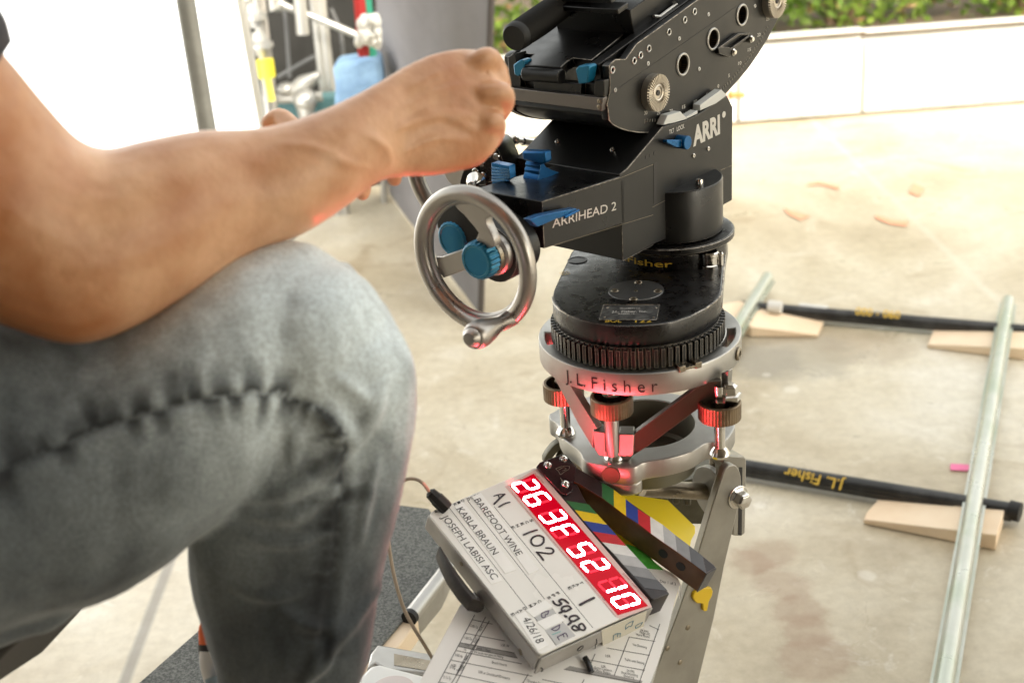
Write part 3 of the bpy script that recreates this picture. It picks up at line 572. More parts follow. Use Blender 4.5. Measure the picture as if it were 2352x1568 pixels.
# side rails on both edges of the cradle top
b = MB(); R0_ = pl(*z4((1700, 950))[0], (S2[0] + e2 * .013, ns))
b.prism([R0_, R0_ - c3 * .03, R0_ - c3 * .03 + e2 * .012, R0_ + e2 * .012], c1 * .3)
b.prism([R0_ - c3 * .012 + e2 * .013, R0_ - c3 * .03 + e2 * .013, R0_ - c3 * .03 + e2 * .020, R0_ - c3 * .012 + e2 * .020], c1 * .3)
b.build('slide_rail', M['black'], head, bev=.0008)
b = MB(); q = pl(*z4((1450, 960))[0], (PFt[0] + e1 * .0, -e1)); PBk = (q - e1 * .004, -e1)
b.prism([pl(x, y, PBk) for x, y in z4((1355, 1030), (1400, 975), (1530, 965), (1560, 990), (1540, 1160), (1520, 1230), (1400, 1240))], e1 * .014)
b.build('latch', M['bluedk'], head, bev=.0012)
b = MB(); b.prism([pl(x, y, PBk) for x, y in z4((440, 955), (545, 880), (600, 900), (600, 1100), (500, 1125), (455, 1100))], e1 * .014)
b.build('latch', M['bluedk'], head, bev=.0012)
b = MB(); q = k1((300, 1165), (170, 1148)); A0 = atd(*q[0], 1.50); A1 = atd(*q[1], 1.47); dd = (A1 - A0).normalized(); LL = (A1 - A0).length
b.lathe(A0, dd, [(.005, -.02), (.005, LL * .35), (.0035, LL * .4), (.0035, LL * .75), (.0058, LL * .8), (.0058, LL * .95), (.003, LL)], 16); b.build('pin', M['chrome'], head)

# ---- handwheels
wn = hz(-140)
def handwheel(c, ang_h=None, full=True):
    W_ = MB(); W_.torus(c, wn, .0680, .0086, 96, 22)
    PW = (c, wn)
    root = W_.build('handwheel', M['wheel'], head)
    return root
wc = atd(1088, 597, 1.25); PW = (wc, wn)
wheel = handwheel(wc)
b = MB(); b.torus(wc - wn * .0030, wn, .0600, .0036, 96, 10); b.build('inner_rim', M['wheel'], wheel)
def wp(pts, off): return [pl(x, y, (wc + wn * off, wn)) for x, y in m3(*pts)]
b = MB(); b.slab([wp(smoothpts([(440, 345), (520, 425), (565, 480), (640, 575), (620, 630), (700, 700), (770, 690), (765, 620), (720, 530), (705, 455), (800, 400), (700, 330), (560, 310)], 2), -.004)], wn, .011, .0012)
b.slab([wp([(285, 775), (330, 775), (500, 715), (560, 760), (540, 880), (350, 950), (310, 900)], -.005)], wn, .010, .0012); b.build('spoke', M['wheel'], wheel)
kc = pl(*m3((615, 815))[0], (wc + wn * .002, wn))
b = MB(); b.lathe(kc - wn * .047, wn, [(.0215, 0), (.0225, .004), (.0225, .022), (.0205, .0245), (.0165, .0245)], 56); b.build('hub', M['wheel'], wheel, bev=.0004)
def bluknob(c, r=.0188, th=.016):
    a_, b_, n_ = basis(wn); rings = []; nn = 96
    for rr, hh, sc in ((r * .98, -th, 1), (r * 1.03, -th + .001, 1), (r * 1.03, -.003, 1), (r * .99, -.0012, .5), (r * .92, 0, 0), (r * .82, 0, 0), (r * .80, -.0009, 0), (.0001, -.0009, 0)):
        rings.append([c + n_ * hh + (a_ * math.cos(k * 2 * math.pi / nn) + b_ * math.sin(k * 2 * math.pi / nn)) * (rr * (1 + sc * .035 * math.cos(k * 2 * math.pi / nn * 24))) for k in range(nn)])
    m = MB(); m.loft(rings); return m
bluknob(kc).build('hub_knob', M['bluedk'], wheel)
b = MB(); b.cyl(kc - wn * .0225, wn, .0196, .006, 40); b.build('washer', M['silverdk'], wheel)
k2c = pl(*m3((415, 632))[0], (wc - wn * .028, wn)); bluknob(k2c, .0188, .020).build('gear_knob', M['bluedk'], head)
# crank handle standing out of the rim
hb = pl(*m3((905, 1285))[0], (wc + wn * .004, wn)); ht = atd(*m3((585, 1445))[0], dep(hb) - .055); hd = (ht - hb); HL = hd.length
b = MB(); b.lathe(hb, hd, [(.0085, -.004), (.0085, .002), (.0078, HL * .10), (.0070, HL * .24), (.0082, HL * .38), (.0118, HL * .60), (.0138, HL * .78), (.0135, HL * .90), (.0118, HL * .97), (.0105, HL * .985), (.0100, HL * .975), (.0095, HL * 1.02), (.006, HL * 1.08), (.0, HL * 1.09)], 36, cap=True)
hh = b.build('crank_handle', M['wheel'], wheel)
# gearbox behind the wheel
def stadium(cA, cB, r, n, seg=14):
    d = (cB - cA).normalized(); s_ = n.cross(d); out = []
    for i in range(seg + 1): t = -math.pi / 2 + math.pi * i / seg; out.append(cB + d * (r * math.cos(t)) + s_ * (r * math.sin(t)))
    for i in range(seg + 1): t = math.pi / 2 + math.pi * i / seg; out.append(cA + d * (r * math.cos(t)) + s_ * (r * math.sin(t)))
    return out
b = MB(); gA = pl(*m3((470, 520))[0], (wc - wn * .030, wn)); gB = pl(*m3((770, 760))[0], (wc - wn * .030, wn)); b.slab([stadium(gA, gB, .029, wn)], wn, .040, .001)
gb = b.build('gearbox', M['blackside'], head)
b = MB(); sdir = (gB - gA).normalized(); up_ = wn.cross(sdir); up_ = up_ if up_.dot(Rv) > 0 else -up_
tA = gA + up_ * .029 - wn * .022 + sdir * .012; tB = tA + sdir * .022; b.text('0 L T O', tA, tB, up_, .006, bold=.005, lift=.0004); b.build('lettering', M['greylet'], gb, smooth=0)
# second handwheel (tilt) with its gearbox
w2 = atd(1046, 392, 1.50)
b = MB(); b.torus(w2, wn, .0672, .0098, 96, 20); wheel2 = b.build('handwheel', M['wheel'], head)
b = MB(); a_, b_, n_ = basis(wn)
for t in (2.6, .5, 4.7): d = a_ * math.cos(t) + b_ * math.sin(t); b.box(w2 - wn * .012 + d * .036, d * .028, n_.cross(d) * .010, n_ * .004)
b.cyl(w2 - wn * .03, wn, .02, .03, 40); b.build('spoke', M['wheel'], wheel2, bev=.001)
s15 = crop(903.2, 319.9, .152)
G2 = (atd(1120, 400, 1.43), -hz(20)); b = MB(); b.slab([[pl(x, y, G2) for x, y in smoothpts(s15((1380, 170), (1490, 95), (1570, 140), (1650, 300), (1740, 540), (1780, 720), (1500, 900), (1150, 900), (1000, 720), (1100, 400)), 3)]], G2[1], .05, .001); g2 = b.build('gearbox', M['black'], head)
b = MB(); b.slab([[pl(x, y, (G2[0] - G2[1] * -.002, G2[1])) for x, y in smoothpts(s15((1480, 150), (1560, 200), (1610, 400), (1560, 600), (1420, 650), (1320, 560), (1330, 350)), 3)]], G2[1], .003, .0005); b.build('cover_plate', M['scuffed'], g2)
for q in s15((1335, 360), (1560, 260), (1245, 480), (1360, 545), (1445, 225)): b = MB(); screw(b, pl(*q, (G2[0] + G2[1] * .003, G2[1])), G2[1], .004, .002); b.build('screw', M['chrome'], g2)
b = MB(); c = pl(*s15((1270, 630))[0], (G2[0] + G2[1] * .003, G2[1])); b.lathe(c, G2[1], [(.012, 0), (.012, .004), (.006, .010), (.004, .016), (0, .017)], 20); b.build('screw', M['chrome'], g2)

# ---- camera plate and grip riding on the head
S3 = (S2[0] + e2 * .022, ns)
cm = thing('sliding_camera_mount', 'black camera base with a ridged round handgrip at the top edge of the photo', 'camera base', pl(1462, 88, S3))
z7 = crop(1317, 0, .212)
b = MB(); b.prism([pl(x, y, S3) for x, y in z7((612, 112), (662, 430), (745, 400), (1280, 2), (1900, -450), (1800, -800), (1500, -520))], e2 * .108)
bx = b.build('main_body', M['black'], cm, bev=.0015)
b = MB(); q = pl(*z7((612, 112))[0], S3); b.box(q + e2 * .056 - c1 * .006 + c3 * .004, e2 * .052, c1 * .010, c3 * .003); b.box(q + e2 * .06 + c3 * .03 + c1 * .02, e2 * .044, c1 * .03, c3 * .02); b.build('top_ledge', M['black'], cm, bev=.001)
b = MB(); pb = [pl(x, y, (S3[0] + ns * .004, ns)) for x, y in z7((870, 178), (935, 182), (1118, 45), (1090, 22))]; b.tube([pb[0], pb[1], pb[2], pb[3]], [.0018] * 4, 10); b.build('latch_rail', M['silver'], cm)
hA = atd(1180, 88, 1.36); hB = atd(1372, -46, 1.50); hd = (hB - hA); HL = hd.length; prof = [(.0001, 0), (.0135, .0), (.0155, .003), (.0155, .009)]
nr = 92
for i in range(nr): z_ = .010 + (HL - .010) * i / nr; prof += [(.0158, z_), (.0148, z_ + (HL - .01) / nr * .5)]
b = MB(); b.lathe(hA, hd, prof, 40); b.build('handgrip', M['darkrub'], cm)
# ================================================================ offset plate
RC = V((.146, 1.325, .725)); zp = .775
op = thing('offset_plate', 'scuffed black rounded riser plate with a gear ring under it, carrying the geared head', 'riser plate', V((RC.x, RC.y, .727)))
outl = k3(*([(330, 545), (345, 600), (400, 660), (480, 708), (580, 745), (700, 775), (850, 797), (1000, 806), (1150, 803), (1300, 790), (1450, 762), (1600, 712), (1720, 652), (1815, 585), (1862, 530), (1880, 470), (1893, 300), (1908, 130), (1930, -10)])) + [(1672, 505), (1645, 478), (1590, 460), (1520, 452), (1450, 460), (1390, 485)] + k3((574, 57), (500, 135), (400, 350), (345, 470))
b = MB(); b.slab([slabz(outl, zp)], UP, .025, .0022); b.build('plate', M['scuffed'], op)
gc = sum((p for p in slabz(k3((330, 545), (1880, 500)), zp)), V((0, 0, 0))) / 2; gR = .0965; gcen = V((RC.x, RC.y, 0)); gcen = V((gc.x, gc.y + .002, 0))
b = MB(); N_ = 76; rg = []
b.cyl(V((gcen.x, gcen.y, .727)), UP, gR - .0045, .0235, 96)
for i in range(N_):
    t = i * 2 * math.pi / N_; d = V((math.cos(t), math.sin(t), 0)); s_ = V((-math.sin(t), math.cos(t), 0)); b.box(V((gcen.x, gcen.y, .7385)) + d * (gR - .002), d * .0034, s_ * .0021, UP * .0105)
b.build('gear_ring', M['black'], op)
b = MB(); A2 = V((AX.x, AX.y, 0)); b.lathe(V((AX.x, AX.y, zp - .001)), UP, [(.067, 0), (.067, .018), (.0725, .020), (.076, .023), (.076, .029), (.0745, .0305), (0, .0305)], 80); b.build('flange', M['scuffed'], op)
def angx(c, R, z, px):
    best = None
    for i in range(1440):
        t = -math.pi + i * math.pi / 720; p = V((c.x + R * math.cos(t), c.y + R * math.sin(t), z))
        if (CAM - p).dot(V((math.cos(t), math.sin(t), 0))) < 0: continue
        d = abs(proj(p)[0] - px)
        if best is None or d < best[0]: best = (d, t)
    return best[1]
b = MB(); b.textcyl('J.L.Fisher', A2, .067, angx(A2, .067, .783, 1416), angx(A2, .067, .783, 1545), .7795, .0082, bold=.012); b.build('lettering', M['yellowink'], op, smooth=0)
b = MB(); dc = atz(*k3((1092, 485))[0], zp); b.cyl(dc, UP, .0312, .0012, 56); dk = b.build('cover_disc', mat('brushed_dark_cover', (.20, .20, .20), .33, .8, rvar=(40, .25, .42)), op, bev=.0004)
for q in k3((1115, 407), (900, 482), (1292, 485), (1070, 558)): b = MB(); c = atz(*q, zp + .0012); b.torus(c, UP, .0038, .0009, 18, 6); b.cyl(c, UP, .0032, .0004, 14); b.build('screw', M['silverdk'], dk)
b = MB(); b.cyl(atz(*k3((1093, 484))[0], zp + .0012), UP, .0022, .0006, 14); b.build('screw', M['silverdk'], dk)
b = MB(); npx = k3((800, 612), (1305, 612), (1280, 752), (757, 748)); q = slabz(npx, zp + .0006)
b.prism(q, V((0, 0, -.001))); npl = b.build('name_plate', mat('plate_grey', (.16, .16, .155), .4, .5, noise=(120, (.07, .07, .07), .4, .6)), op)
b = MB(); b.tube(q + [q[0]], .0007, 6)
for x, y in k3((832, 640), (1278, 642), (805, 725), (1252, 728)): b.ball(atz(x, y, zp + .001), .0013, 8)
p = k3((872, 684), (1195, 682), (945, 652), (1130, 651), (930, 700), (1080, 700), (1100, 722), (1210, 722))
b.build('plate_rim', M['edgew'], npl)
for st, i in (('J.L. Fisher, Inc.', 0), ('PROPERTY OF', 2), ('BURBANK, CA', 4)): b = MB(); b.text(st, atz(*p[i], zp + .0007), atz(*p[i + 1], zp + .0007), UP, .0055 if i == 0 else .003, bold=.01, lift=.0003); b.build('lettering', M['greylet'], npl, smooth=0)
b = MB(); p = k3((812, 776), (960, 776), (1085, 778), (1235, 776)); b.text('BOL', atz(*p[0], zp), atz(*p[1], zp), UP, .0095, lift=.0006); b.text('122', atz(*p[2], zp), atz(*p[3], zp), UP, .0095, lift=.0006); b.build('lettering', M['yellowink'], op, smooth=0)
b = MB(); c = atz(*k3((1762, 262))[0], zp); b.lathe(c, UP, [(.011, 0), (.011, .003), (.0098, .004), (.0098, .013), (.0108, .014), (.0108, .0175), (.0095, .019), (.0085, .018), (0, .018)], 30)
b.lathe(c + Rv * .013 + UP * .012, UP, [(.0035, -.012), (.0035, .004), (.002, .006)], 16); b.box(c + Rv * .007 + UP * .011, Rv * .007, Fv * .003, UP * .003); b.build('lock_knob', M['chrome'], op)
b = MB(); c = atz(*k3((560, 208))[0], zp); b.torus(c, UP, .011, .0012, 26, 6); b.cyl(c, UP, .010, .0005, 20); b.build('socket', M['ink'], op)
for q in k3((428, 300)): b = MB(); b.text('1021', atz(q[0], q[1] + 12, zp), atz(q[0] + 18, q[1] + 8, zp), UP, .012, lift=.0005); b.build('lettering', M['yellowink'], op, smooth=0)
def worn(parent, P, pts, r=.00035, off=None):
    b = MB(); Q = [pl(x, y, P) + (off or V((0, 0, 0))) for x, y in pts]; b.tube(Q, r, 6); b.build('worn_edge', M['edgew'], parent)
worn(head, S, k2((1490, 292), (960, 456))); worn(head, S, k2((962, 456), (976, 772)))
worn(head, S, k1((1402, 1042), (1112, 1386), (1052, 1430))); worn(head, S, k2((1507, 625), (1515, 858), (1720, 750)), .0003)
worn(cradle, S2, k1((1100, 490), (1015, 492), (980, 520), (963, 547), (967, 600), (972, 680), (968, 760), (945, 860), (956, 905), (963, 985), (990, 1020), (1050, 1051), (1120, 1073), (1210, 1087), (1310, 1087)), .0006)
worn(cradle, S2, k1((1100, 489), (1190, 363), (1450, 176), (1712, -14), (1850, -115)), .00045)
worn(tp, PT, z4((745, 801), (566, 956)), .0004); worn(tp, PT, z4((1140, 990), (1230, 905), (1320, 856), (1592, 889), (2050, 521)), .0005)
worn(tp, PT, z4((505, 783), (745, 801)), .0004)
b = MB(); b.tube(slabz(outl[:19], zp - .0012), .0011, 8); b.build('worn_edge', M['edgew'], op)
b = MB(); b.tube([A2 + V((.0756 * math.cos(t), .0756 * math.sin(t), zp + .0282)) for t in [math.radians(-150 + i * 6) for i in range(31)]], .0005, 6); b.build('worn_edge', M['edgew'], op)
# ================================================================ leveling head
lh = thing('leveling_head', 'silver round leveling head lit red from below, between the riser plate and the dolly arm', 'leveling head', V((RC.x, RC.y, .588)))
def cpt(R, t, z): return V((RC.x + R * math.cos(t), RC.y + R * math.sin(t), z))
def slot_loop(R, t0, t1, hw, z, seg=8):
    o = [cpt(R + hw, t0 + (t1 - t0) * i / seg, z) for i in range(seg + 1)] + [cpt(R - hw, t1 - (t1 - t0) * i / seg, z) for i in range(seg + 1)]; return o
ta = angx(RC, .103, .725, 1672); tb = angx(RC, .103, .725, 1268)
RR = .1155
loops = [circ(RC, UP, RR, 120), circ(RC, UP, .078, 80), slot_loop(.1035, ta - .18, ta + .32, .0045, .725), slot_loop(.1035, tb - .35, tb - .02, .0045, .725)]
b = MB(); b.slab(loops, UP, .026, .0016); rgo = b.build('ring', M['silver'], lh)
b = MB(); t0 = angx(RC, RR, .712, 1299); t1 = angx(RC, RR, .712, 1510)
b.textcyl('J. L. F i s h e r', RC, RR, t0, t1, .7035, .0150, bold=-.004, lift=.0006); b.build('lettering', M['ink'], rgo, smooth=0)
b = MB(); t = angx(RC, RR, .725, 1585); d = V((math.cos(t), math.sin(t), 0)); s_ = V((-d.y, d.x, 0))
for sg in (-1, 1): b.box(cpt(.103, t, .7262) + s_ * sg * .0098, d * .0145, s_ * .0038, UP * .0036)
b.box(cpt(.103, t, .7255), d * .0142, s_ * .0065, UP * .0014); b.build('index_shoe', M['silverdk'], lh, bev=.0005)
t = angx(RC, RR, .712, 1694); b = MB(); screw(b, cpt(RR, t, .712), V((math.cos(t), math.sin(t), 0)), .008, .003); b.build('screw', M['silverdk'], lh)
# base plate with wavy outline
zb = .612
bpx = k4((300, 560), (330, 545), (400, 505), (520, 450), (640, 405), (900, 360), (1250, 355), (1560, 395), (1800, 500), (1940, 610), (1990, 640), (1992, 690), (1950, 760), (1915, 795), (1860, 826), (1800, 818), (1720, 832), (1600, 905), (1400, 965), (1230, 992), (1150, 1010), (1100, 1040), (1020, 1052), (900, 1046), (740, 1020), (650, 1000), (605, 965), (588, 920), (540, 870), (440, 800), (395, 730), (380, 670), (345, 630), (305, 605))
P0 = slabz(smoothpts(bpx, 3), zb); hc = atz(*k4((1160, 640))[0], zb)
b = MB(); b.slab([P0, circ(hc, UP, .060, 60)], UP, .022, .0020); bpo = b.build('base_plate', M['silver'], lh)
b = MB(); b.prism([p + V((0, 0, -.0195)) for p in slabz(k4((650, 1002), (740, 1022), (900, 1048), (1020, 1054), (1100, 1042), (1150, 1012), (1100, 960), (700, 930)), zb)], V((0, 0, -.017))); b.build('boss', M['silver'], bpo, bev=.003)
fp = (atz(*k4((850, 1040))[0], zb) , -hz(8)); fp = (fp[0] + fp[1] * .0025, fp[1]); c = pl(*k4((862, 1118))[0], fp); b = MB(); b.torus(c, fp[1], .0098, .0010, 40, 8); b.cyl(c - fp[1] * .001, fp[1], .0092, .0015, 36); b.build('bolt_cap', mat('dull_plug', (.14, .12, .09), .45, .7), bpo)
b = MB()
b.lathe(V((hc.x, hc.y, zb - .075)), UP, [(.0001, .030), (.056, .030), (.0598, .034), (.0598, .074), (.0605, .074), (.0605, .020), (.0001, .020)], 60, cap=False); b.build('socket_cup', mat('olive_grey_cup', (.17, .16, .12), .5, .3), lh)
# legs of the bracket, screw block, knurled knobs
BL = (atz(*k4((890, 990))[0], zb), -hz(8))
b = MB(); n_ = -BL[1]
b.prism([pl(x, y, BL) for x, y in k4((702, 715), (812, 730), (815, 900), (940, 915), (940, 745), (1076, 748), (1072, 925), (1032, 992), (752, 940), (716, 880))], n_ * .020)
blk = b.build('screw_block', M['silver'], lh, bev=.001)
b = MB(); A0 = pl(*k4((880, 925))[0], (BL[0] + n_ * .004, BL[1])); A1 = A0 + UP * .052; b.lathe(A0, UP, [(.0078, 0), (.0082, .048), (.0075, .050), (.0055, .050), (.0055, .062), (0, .062)], 28); b.build('jack_screw', M['silver'], lh)
def vpl(A, B): d = B - A; d.z = 0; n = UP.cross(d).normalized(); return (A, n if n.dot(CAM - A) > 0 else -n)
T1 = atz(*k4((1850, 300))[0], .697); B1 = pl(*k4((1070, 850))[0], BL) + n_ * .006; P1 = vpl(B1, T1)
b = MB(); b.prism([pl(x, y, P1) for x, y in k4((1070, 748), (1650, 318), (1750, 268), (1872, 262), (1875, 385), (1660, 515), (1190, 862), (1058, 945))], -P1[1] * .009); b.build('bracket_leg', mat('dark_bronzed_bar', (.07, .055, .04), .35, .5, edge=WEAR, rvar=(30, .3, .45)), lh, bev=.0006)
T2 = atz(*k4((420, 250))[0], .697); B2 = pl(*k4((700, 820))[0], BL) + n_ * .006; P2 = vpl(B2, T2)
b = MB(); b.prism([pl(x, y, P2) for x, y in k4((345, 225), (470, 262), (735, 695), (702, 722), (702, 875), (560, 640))], -P2[1] * .010); b.build('bracket_leg', M['silver'], lh, bev=.0006)
kn = None
zf = .66
for _z in range(400):
    z_t = .64 + _z * .0001
    if atz(*k4((872, 468))[0], z_t).y > A0.y: zf = z_t
    else: break
for (qx, qy), zk in ((k4((872, 468))[0], zf), (k4((1855, 520))[0], .668), (k4((432, 345))[0], .668)):
    c = atz(qx, qy, zk); b = MB(); N_ = 90; rings = []
    for rr, hh in ((.0220, -.0105), (.0232, -.0095), (.0232, .0095), (.0222, .0105), (.0195, .0105), (.0190, -.004), (.0001, -.004)):
        rings.append([c + UP * hh + V((math.cos(i * 2 * math.pi / N_), math.sin(i * 2 * math.pi / N_), 0)) * (rr + (.00025 * (-1) ** i if rr > .023 else 0)) for i in range(N_)])
    b.loft(rings); kb = b.build('knurled_knob', M['brass'], lh)
    b = MB(); b.lathe(c - UP * (zk - zb), UP, [(.0105, -.001), (.0115, .002), (.009, .007), (.006, .010), (.006, zk - zb + .002), (.010, zk - zb + .003), (.010, zk - zb + .012), (.006, .0125 + zk - zb), (.006, .725 - zb - .028)], 26); b.build('jack_screw', M['chrome'], lh)
c = atz(*k4((1945, 345))[0], .690); b = MB(); b.lathe(c - UP * .01, UP, [(.013, 0), (.013, .006), (.010, .007), (.009, .015), (.005, .018)], 6); b.build('nut', M['chrome'], lh, smooth=0)
q = atz(*k4((1895, 250))[0], .70); b = MB(); t = math.atan2(q.y - RC.y, q.x - RC.x); d = V((math.cos(t), math.sin(t), 0)); s_ = V((-d.y, d.x, 0))
lp = [cpt(.104, t, .7), ]; P3 = (q, s_ if s_.dot(CAM - q) > 0 else -s_)
b.prism([pl(x, y, P3) for x, y in k4((1868, 190), (1935, 165), (1925, 330), (1900, 390), (1868, 380))], -P3[1] * .008); b.build('lug', M['silver'], lh, bev=.001)
# ================================================================ camera dolly under the leveling head
M['dolly'] = mat('dolly_grey_paint', (.35, .335, .30), .38, .55, noise=(14, (.28, .265, .235), .4, .65), edge=(.0014, (.75, .72, .66), .92, 1.0), rvar=(20, .35, .5))
M['olive'] = mat('dark_olive_casting', (.13, .12, .085), .5, .35, noise=(25, (.08, .07, .05), .4, .65))  # own dark olive colour of the dolly castings
dl = thing('camera_dolly', 'grey metal camera dolly with side plate and carpeted deck under the leveling head', 'camera dolly', V((0, 1.3, .05)))
sn = hz(150); SPp = (atd(1640, 1250, 1.47), sn)
b = MB(); b.prism([pl(x, y, SPp) for x, y in smoothpts([(1664, 1080), (1676, 1068), (1692, 1070), (1702, 1092), (1703, 1130)], 3, False) + [(1690, 1190), (1664, 1300), (1640, 1420), (1598, 1590), (1580, 1680), (1440, 1680), (1488, 1590), (1560, 1400), (1598, 1290), (1640, 1150)]], -sn * .010)
sp = b.build('side_plate', M['dolly'], dl, bev=.0014)
b = MB(); q = m8((1225, 620))[0]; c = pl(*q, SPp); b.lathe(c, sn, [(.0135, 0), (.0135, .003), (.0105, .0035), (.0105, .013), (.0085, .016), (0, .0165)], 6); b.lathe(c, sn, [(.0145, 0), (.0145, .002), (.011, .0022)], 30)
b.build('bolt', M['chrome'], sp, smooth=0, bev=.001)
b = MB(); b.prism([pl(x, y, (SPp[0] - sn * .016, sn)) for x, y in m8((1080, 300), (1120, 228), (1290, 245), (1312, 270), (1300, 960), (1262, 990), (1185, 985), (1170, 400))], -sn * .03)
b.build('bracket', M['dolly'], dl, bev=.002)
b = MB(); b.prism([pl(x, y, (SPp[0] - sn * .0155, sn)) for x, y in m8((1245, 345), (1272, 345), (1266, 980), (1234, 975))], -sn * .0006); b.build('gap', M['ink'], dl)
b = MB(); A0 = atd(*k4((1150, 1235))[0], 1.50); A1 = atd(*k4((1760, 1268))[0], 1.54); b.tube([A0, A1], .0105, 24); b.build('cross_tube', M['silverdk'], dl)
b = MB(); A0 = atd(*k4((1858, 870))[0], 1.53); A1 = atd(*k4((1850, 1110))[0], 1.54); b.tube([A0, A1], .0125, 24); b.build('post', M['silverdk'], dl)
b = MB(); c = atd(*k4((1800, 1270))[0], 1.53); b.cyl(c - hz(62) * .006, hz(62), .034, .008, 48); b.build('disc_plate', M['dolly'], dl, bev=.0008)
b = MB(); PB = (atd(1590, 1170, 1.60), -hz(10)); b.prism([pl(x, y, PB) for x, y in [(1400, 1100), (1500, 1120), (1640, 1090), (1645, 1205), (1570, 1203), (1440, 1180)]], hz(10) * .05)
for i in range(5): q = (1475 + 26 * i, 1136 + 3 * i); b.box(atd(*q, 1.575), Rv * .004, Uv * .006, Fv * .006)
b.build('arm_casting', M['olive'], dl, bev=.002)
b = MB(); c = atd(*k4((470, 1000))[0], 1.56); lp_ = smoothpts(k4((255, 1010), (300, 900), (385, 822), (470, 840), (560, 930), (640, 1060), (560, 1120), (400, 1080)), 3)
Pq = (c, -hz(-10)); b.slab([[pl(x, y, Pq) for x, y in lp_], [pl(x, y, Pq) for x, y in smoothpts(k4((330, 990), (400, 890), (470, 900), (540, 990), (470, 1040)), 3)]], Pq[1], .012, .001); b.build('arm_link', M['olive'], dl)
b = MB(); b.tube([atd(*k4((420, 940))[0], 1.55), atd(*k4((600, 1060))[0], 1.58)], .010, 18); b.build('cross_tube', M['silverdk'], dl)
# ---------------- slate plane
el, az = math.radians(65), math.radians(137)
sN = V((math.cos(el) * math.sin(az), math.cos(el) * math.cos(az), math.sin(el)))
SC = 1.30 / 1.5; PS = (atd(1240, 1280, 1.5 * SC), sN)
def s(*p, off=0.): return [pl(x, y, PS) + sN * off for x, y in p]
cA, cB, cC, cD = s((984, 1178), (1241, 1504), (1498, 1387), (1231, 1072))
su = ((cB - cA) + (cC - cD)).normalized(); sv = sN.cross(su).normalized()
TH = .034 * SC
PP = (PS[0] - sN * (TH + .0035), sN)
def pp(pts, off=0.): return [pl(x, y, PP) + sN * off for x, y in pts]
# dolly deck beam that carries the papers
b = MB(); b.prism(pp([(1130, 1440), (1555, 1330), (1545, 1420), (1480, 1640), (1010, 1640)], -.003), -sN * .03); b.build('arm_cover', M['dolly'], dl, bev=.002)
# side plate rivets
b = MB()
for q in m6((2020, 1100)) + [(1580, 1440), (1562, 1520)]: c = pl(*q, SPp); b = MB(); b.lathe(c, sn, [(.0035, -.001), (.0035, .0006), (.002, .0012)], 14); b.build('rivet', M['silverdk'], sp)
# ---------------- call sheet
pm = mat('office_paper', (.84, .82, .80), .75, bump=(60, .15, .001))
sheet_px = [(1061, 1383), (1200, 1340), (1480, 1270)] + m4((1400, 1252), (1480, 1290), (1550, 1350), (1585, 1430), (1588, 1540)) + m6((2185, 250), (2120, 450), (2040, 800), (1960, 1080), (1880, 1330), (1790, 1568)) + [(1488, 1600), (1480, 1640), (930, 1640), (963, 1568)]
cs = thing('call_sheet', 'printed shooting schedule sheet with ruled table lying under the clapperboard', 'paper', pp([(1250, 1500)])[0])
b = MB(); b.prism(pp(sheet_px, -.0008), -sN * .0006); b.build('sheet', pm, cs)
b = MB(); b.prism(pp([(x - 4, y + 5) for x, y in sheet_px], -.0018), -sN * .0004); b.build('sheet', pm, cs)
b = MB()
def ln(*p, wd=.0007): P = pp(p, -.0006); b.tube(P, wd / 2, 6, flat=(sN, .00015))
rows = [m7((1255, 795), (1500, 850)), m7((1170, 960), (1650, 1052)), m7((1105, 1072), (1760, 1195)), m7((1085, 1118), (1800, 1258)), m7((1060, 1168), (1850, 1328)), m7((1000, 1283), (1979, 1478)), m7((920, 1430), (1979, 1660)), m7((855, 1548), (1300, 1640))]
for r in rows: ln(*r)
for c_ in (m7((1283, 738), (840, 1568)), m7((1416, 760), (1235, 1098)), m7((1460, 810), (1000, 1568)), m7((1190, 1205), (1060, 1460)), m7((1340, 1020), (1055, 1568)), m7((1930, 1450), (1860, 1568))): ln(*c_)
for r in (m6((1510, 945), (1855, 1003)), m6((1210, 1090), (1785, 1190)), m6((925, 1240), (1720, 1390)), m6((640, 1375), (1700, 1568)), m6((350, 1510), (1250, 1690)), m6((1510, 945), (1310, 1460)), m6((1055, 1170), (985, 1330)), m6((1920, 770), (1640, 1568)), m6((910, 1510), (880, 1568)), m6((1780, 790), (1910, 850))): ln(*r)
b.build('table_lines', M['ink'], cs)
gm = mat('grey_shading', (.33, .32, .31), .8); b = MB()
for P in (m7((1108, 1073), (1300, 1112), (1275, 1163), (1085, 1118)), m7((1310, 1114), (1765, 1197), (1800, 1255), (1285, 1162)), m6((720, 1330), (1690, 1530), (1660, 1580), (640, 1375))):
    b = MB(); b.prism(pp(P, -.0007), -sN * .0002); b.build('shaded_row', gm, cs, smooth=0)
b = MB()
def pt(st, p0, p1, cap=.0035): q = pp([p0, p1], -.0006); b.text(st, q[0], q[1], sN, cap * SC, bold=.0, lift=.0002)
c_ = m7((1218, 878), (1320, 902), (1155, 1028), (1248, 1045), (1165, 1110), (1215, 1120), (1150, 1164), (1180, 1172), (1042, 1232), (1135, 1255), (995, 1358), (1055, 1368), (980, 1384), (1048, 1398), (903, 1502), (995, 1520))
for i, st in enumerate(('12:00-1p', '1:00-2p', '2-3p', '3p', '3:00-4p', '4:00', '5:15p', '5:15-7p')): pt(st, c_[2 * i], c_[2 * i + 1])
c_ = m7((1300, 1150), (1475, 1186), (1275, 1198), (1625, 1262), (1490, 1322), (1670, 1360), (1328, 1438), (1705, 1520), (1600, 1115), (1700, 1130))
for i, st in enumerate(('Lunch 1 Hour', 'RH lands and goes to fitting', 'Beach Inserts', 'LSR as Grandma/ND Inserts', 'LSR W')): pt(st, c_[2 * i], c_[2 * i + 1])
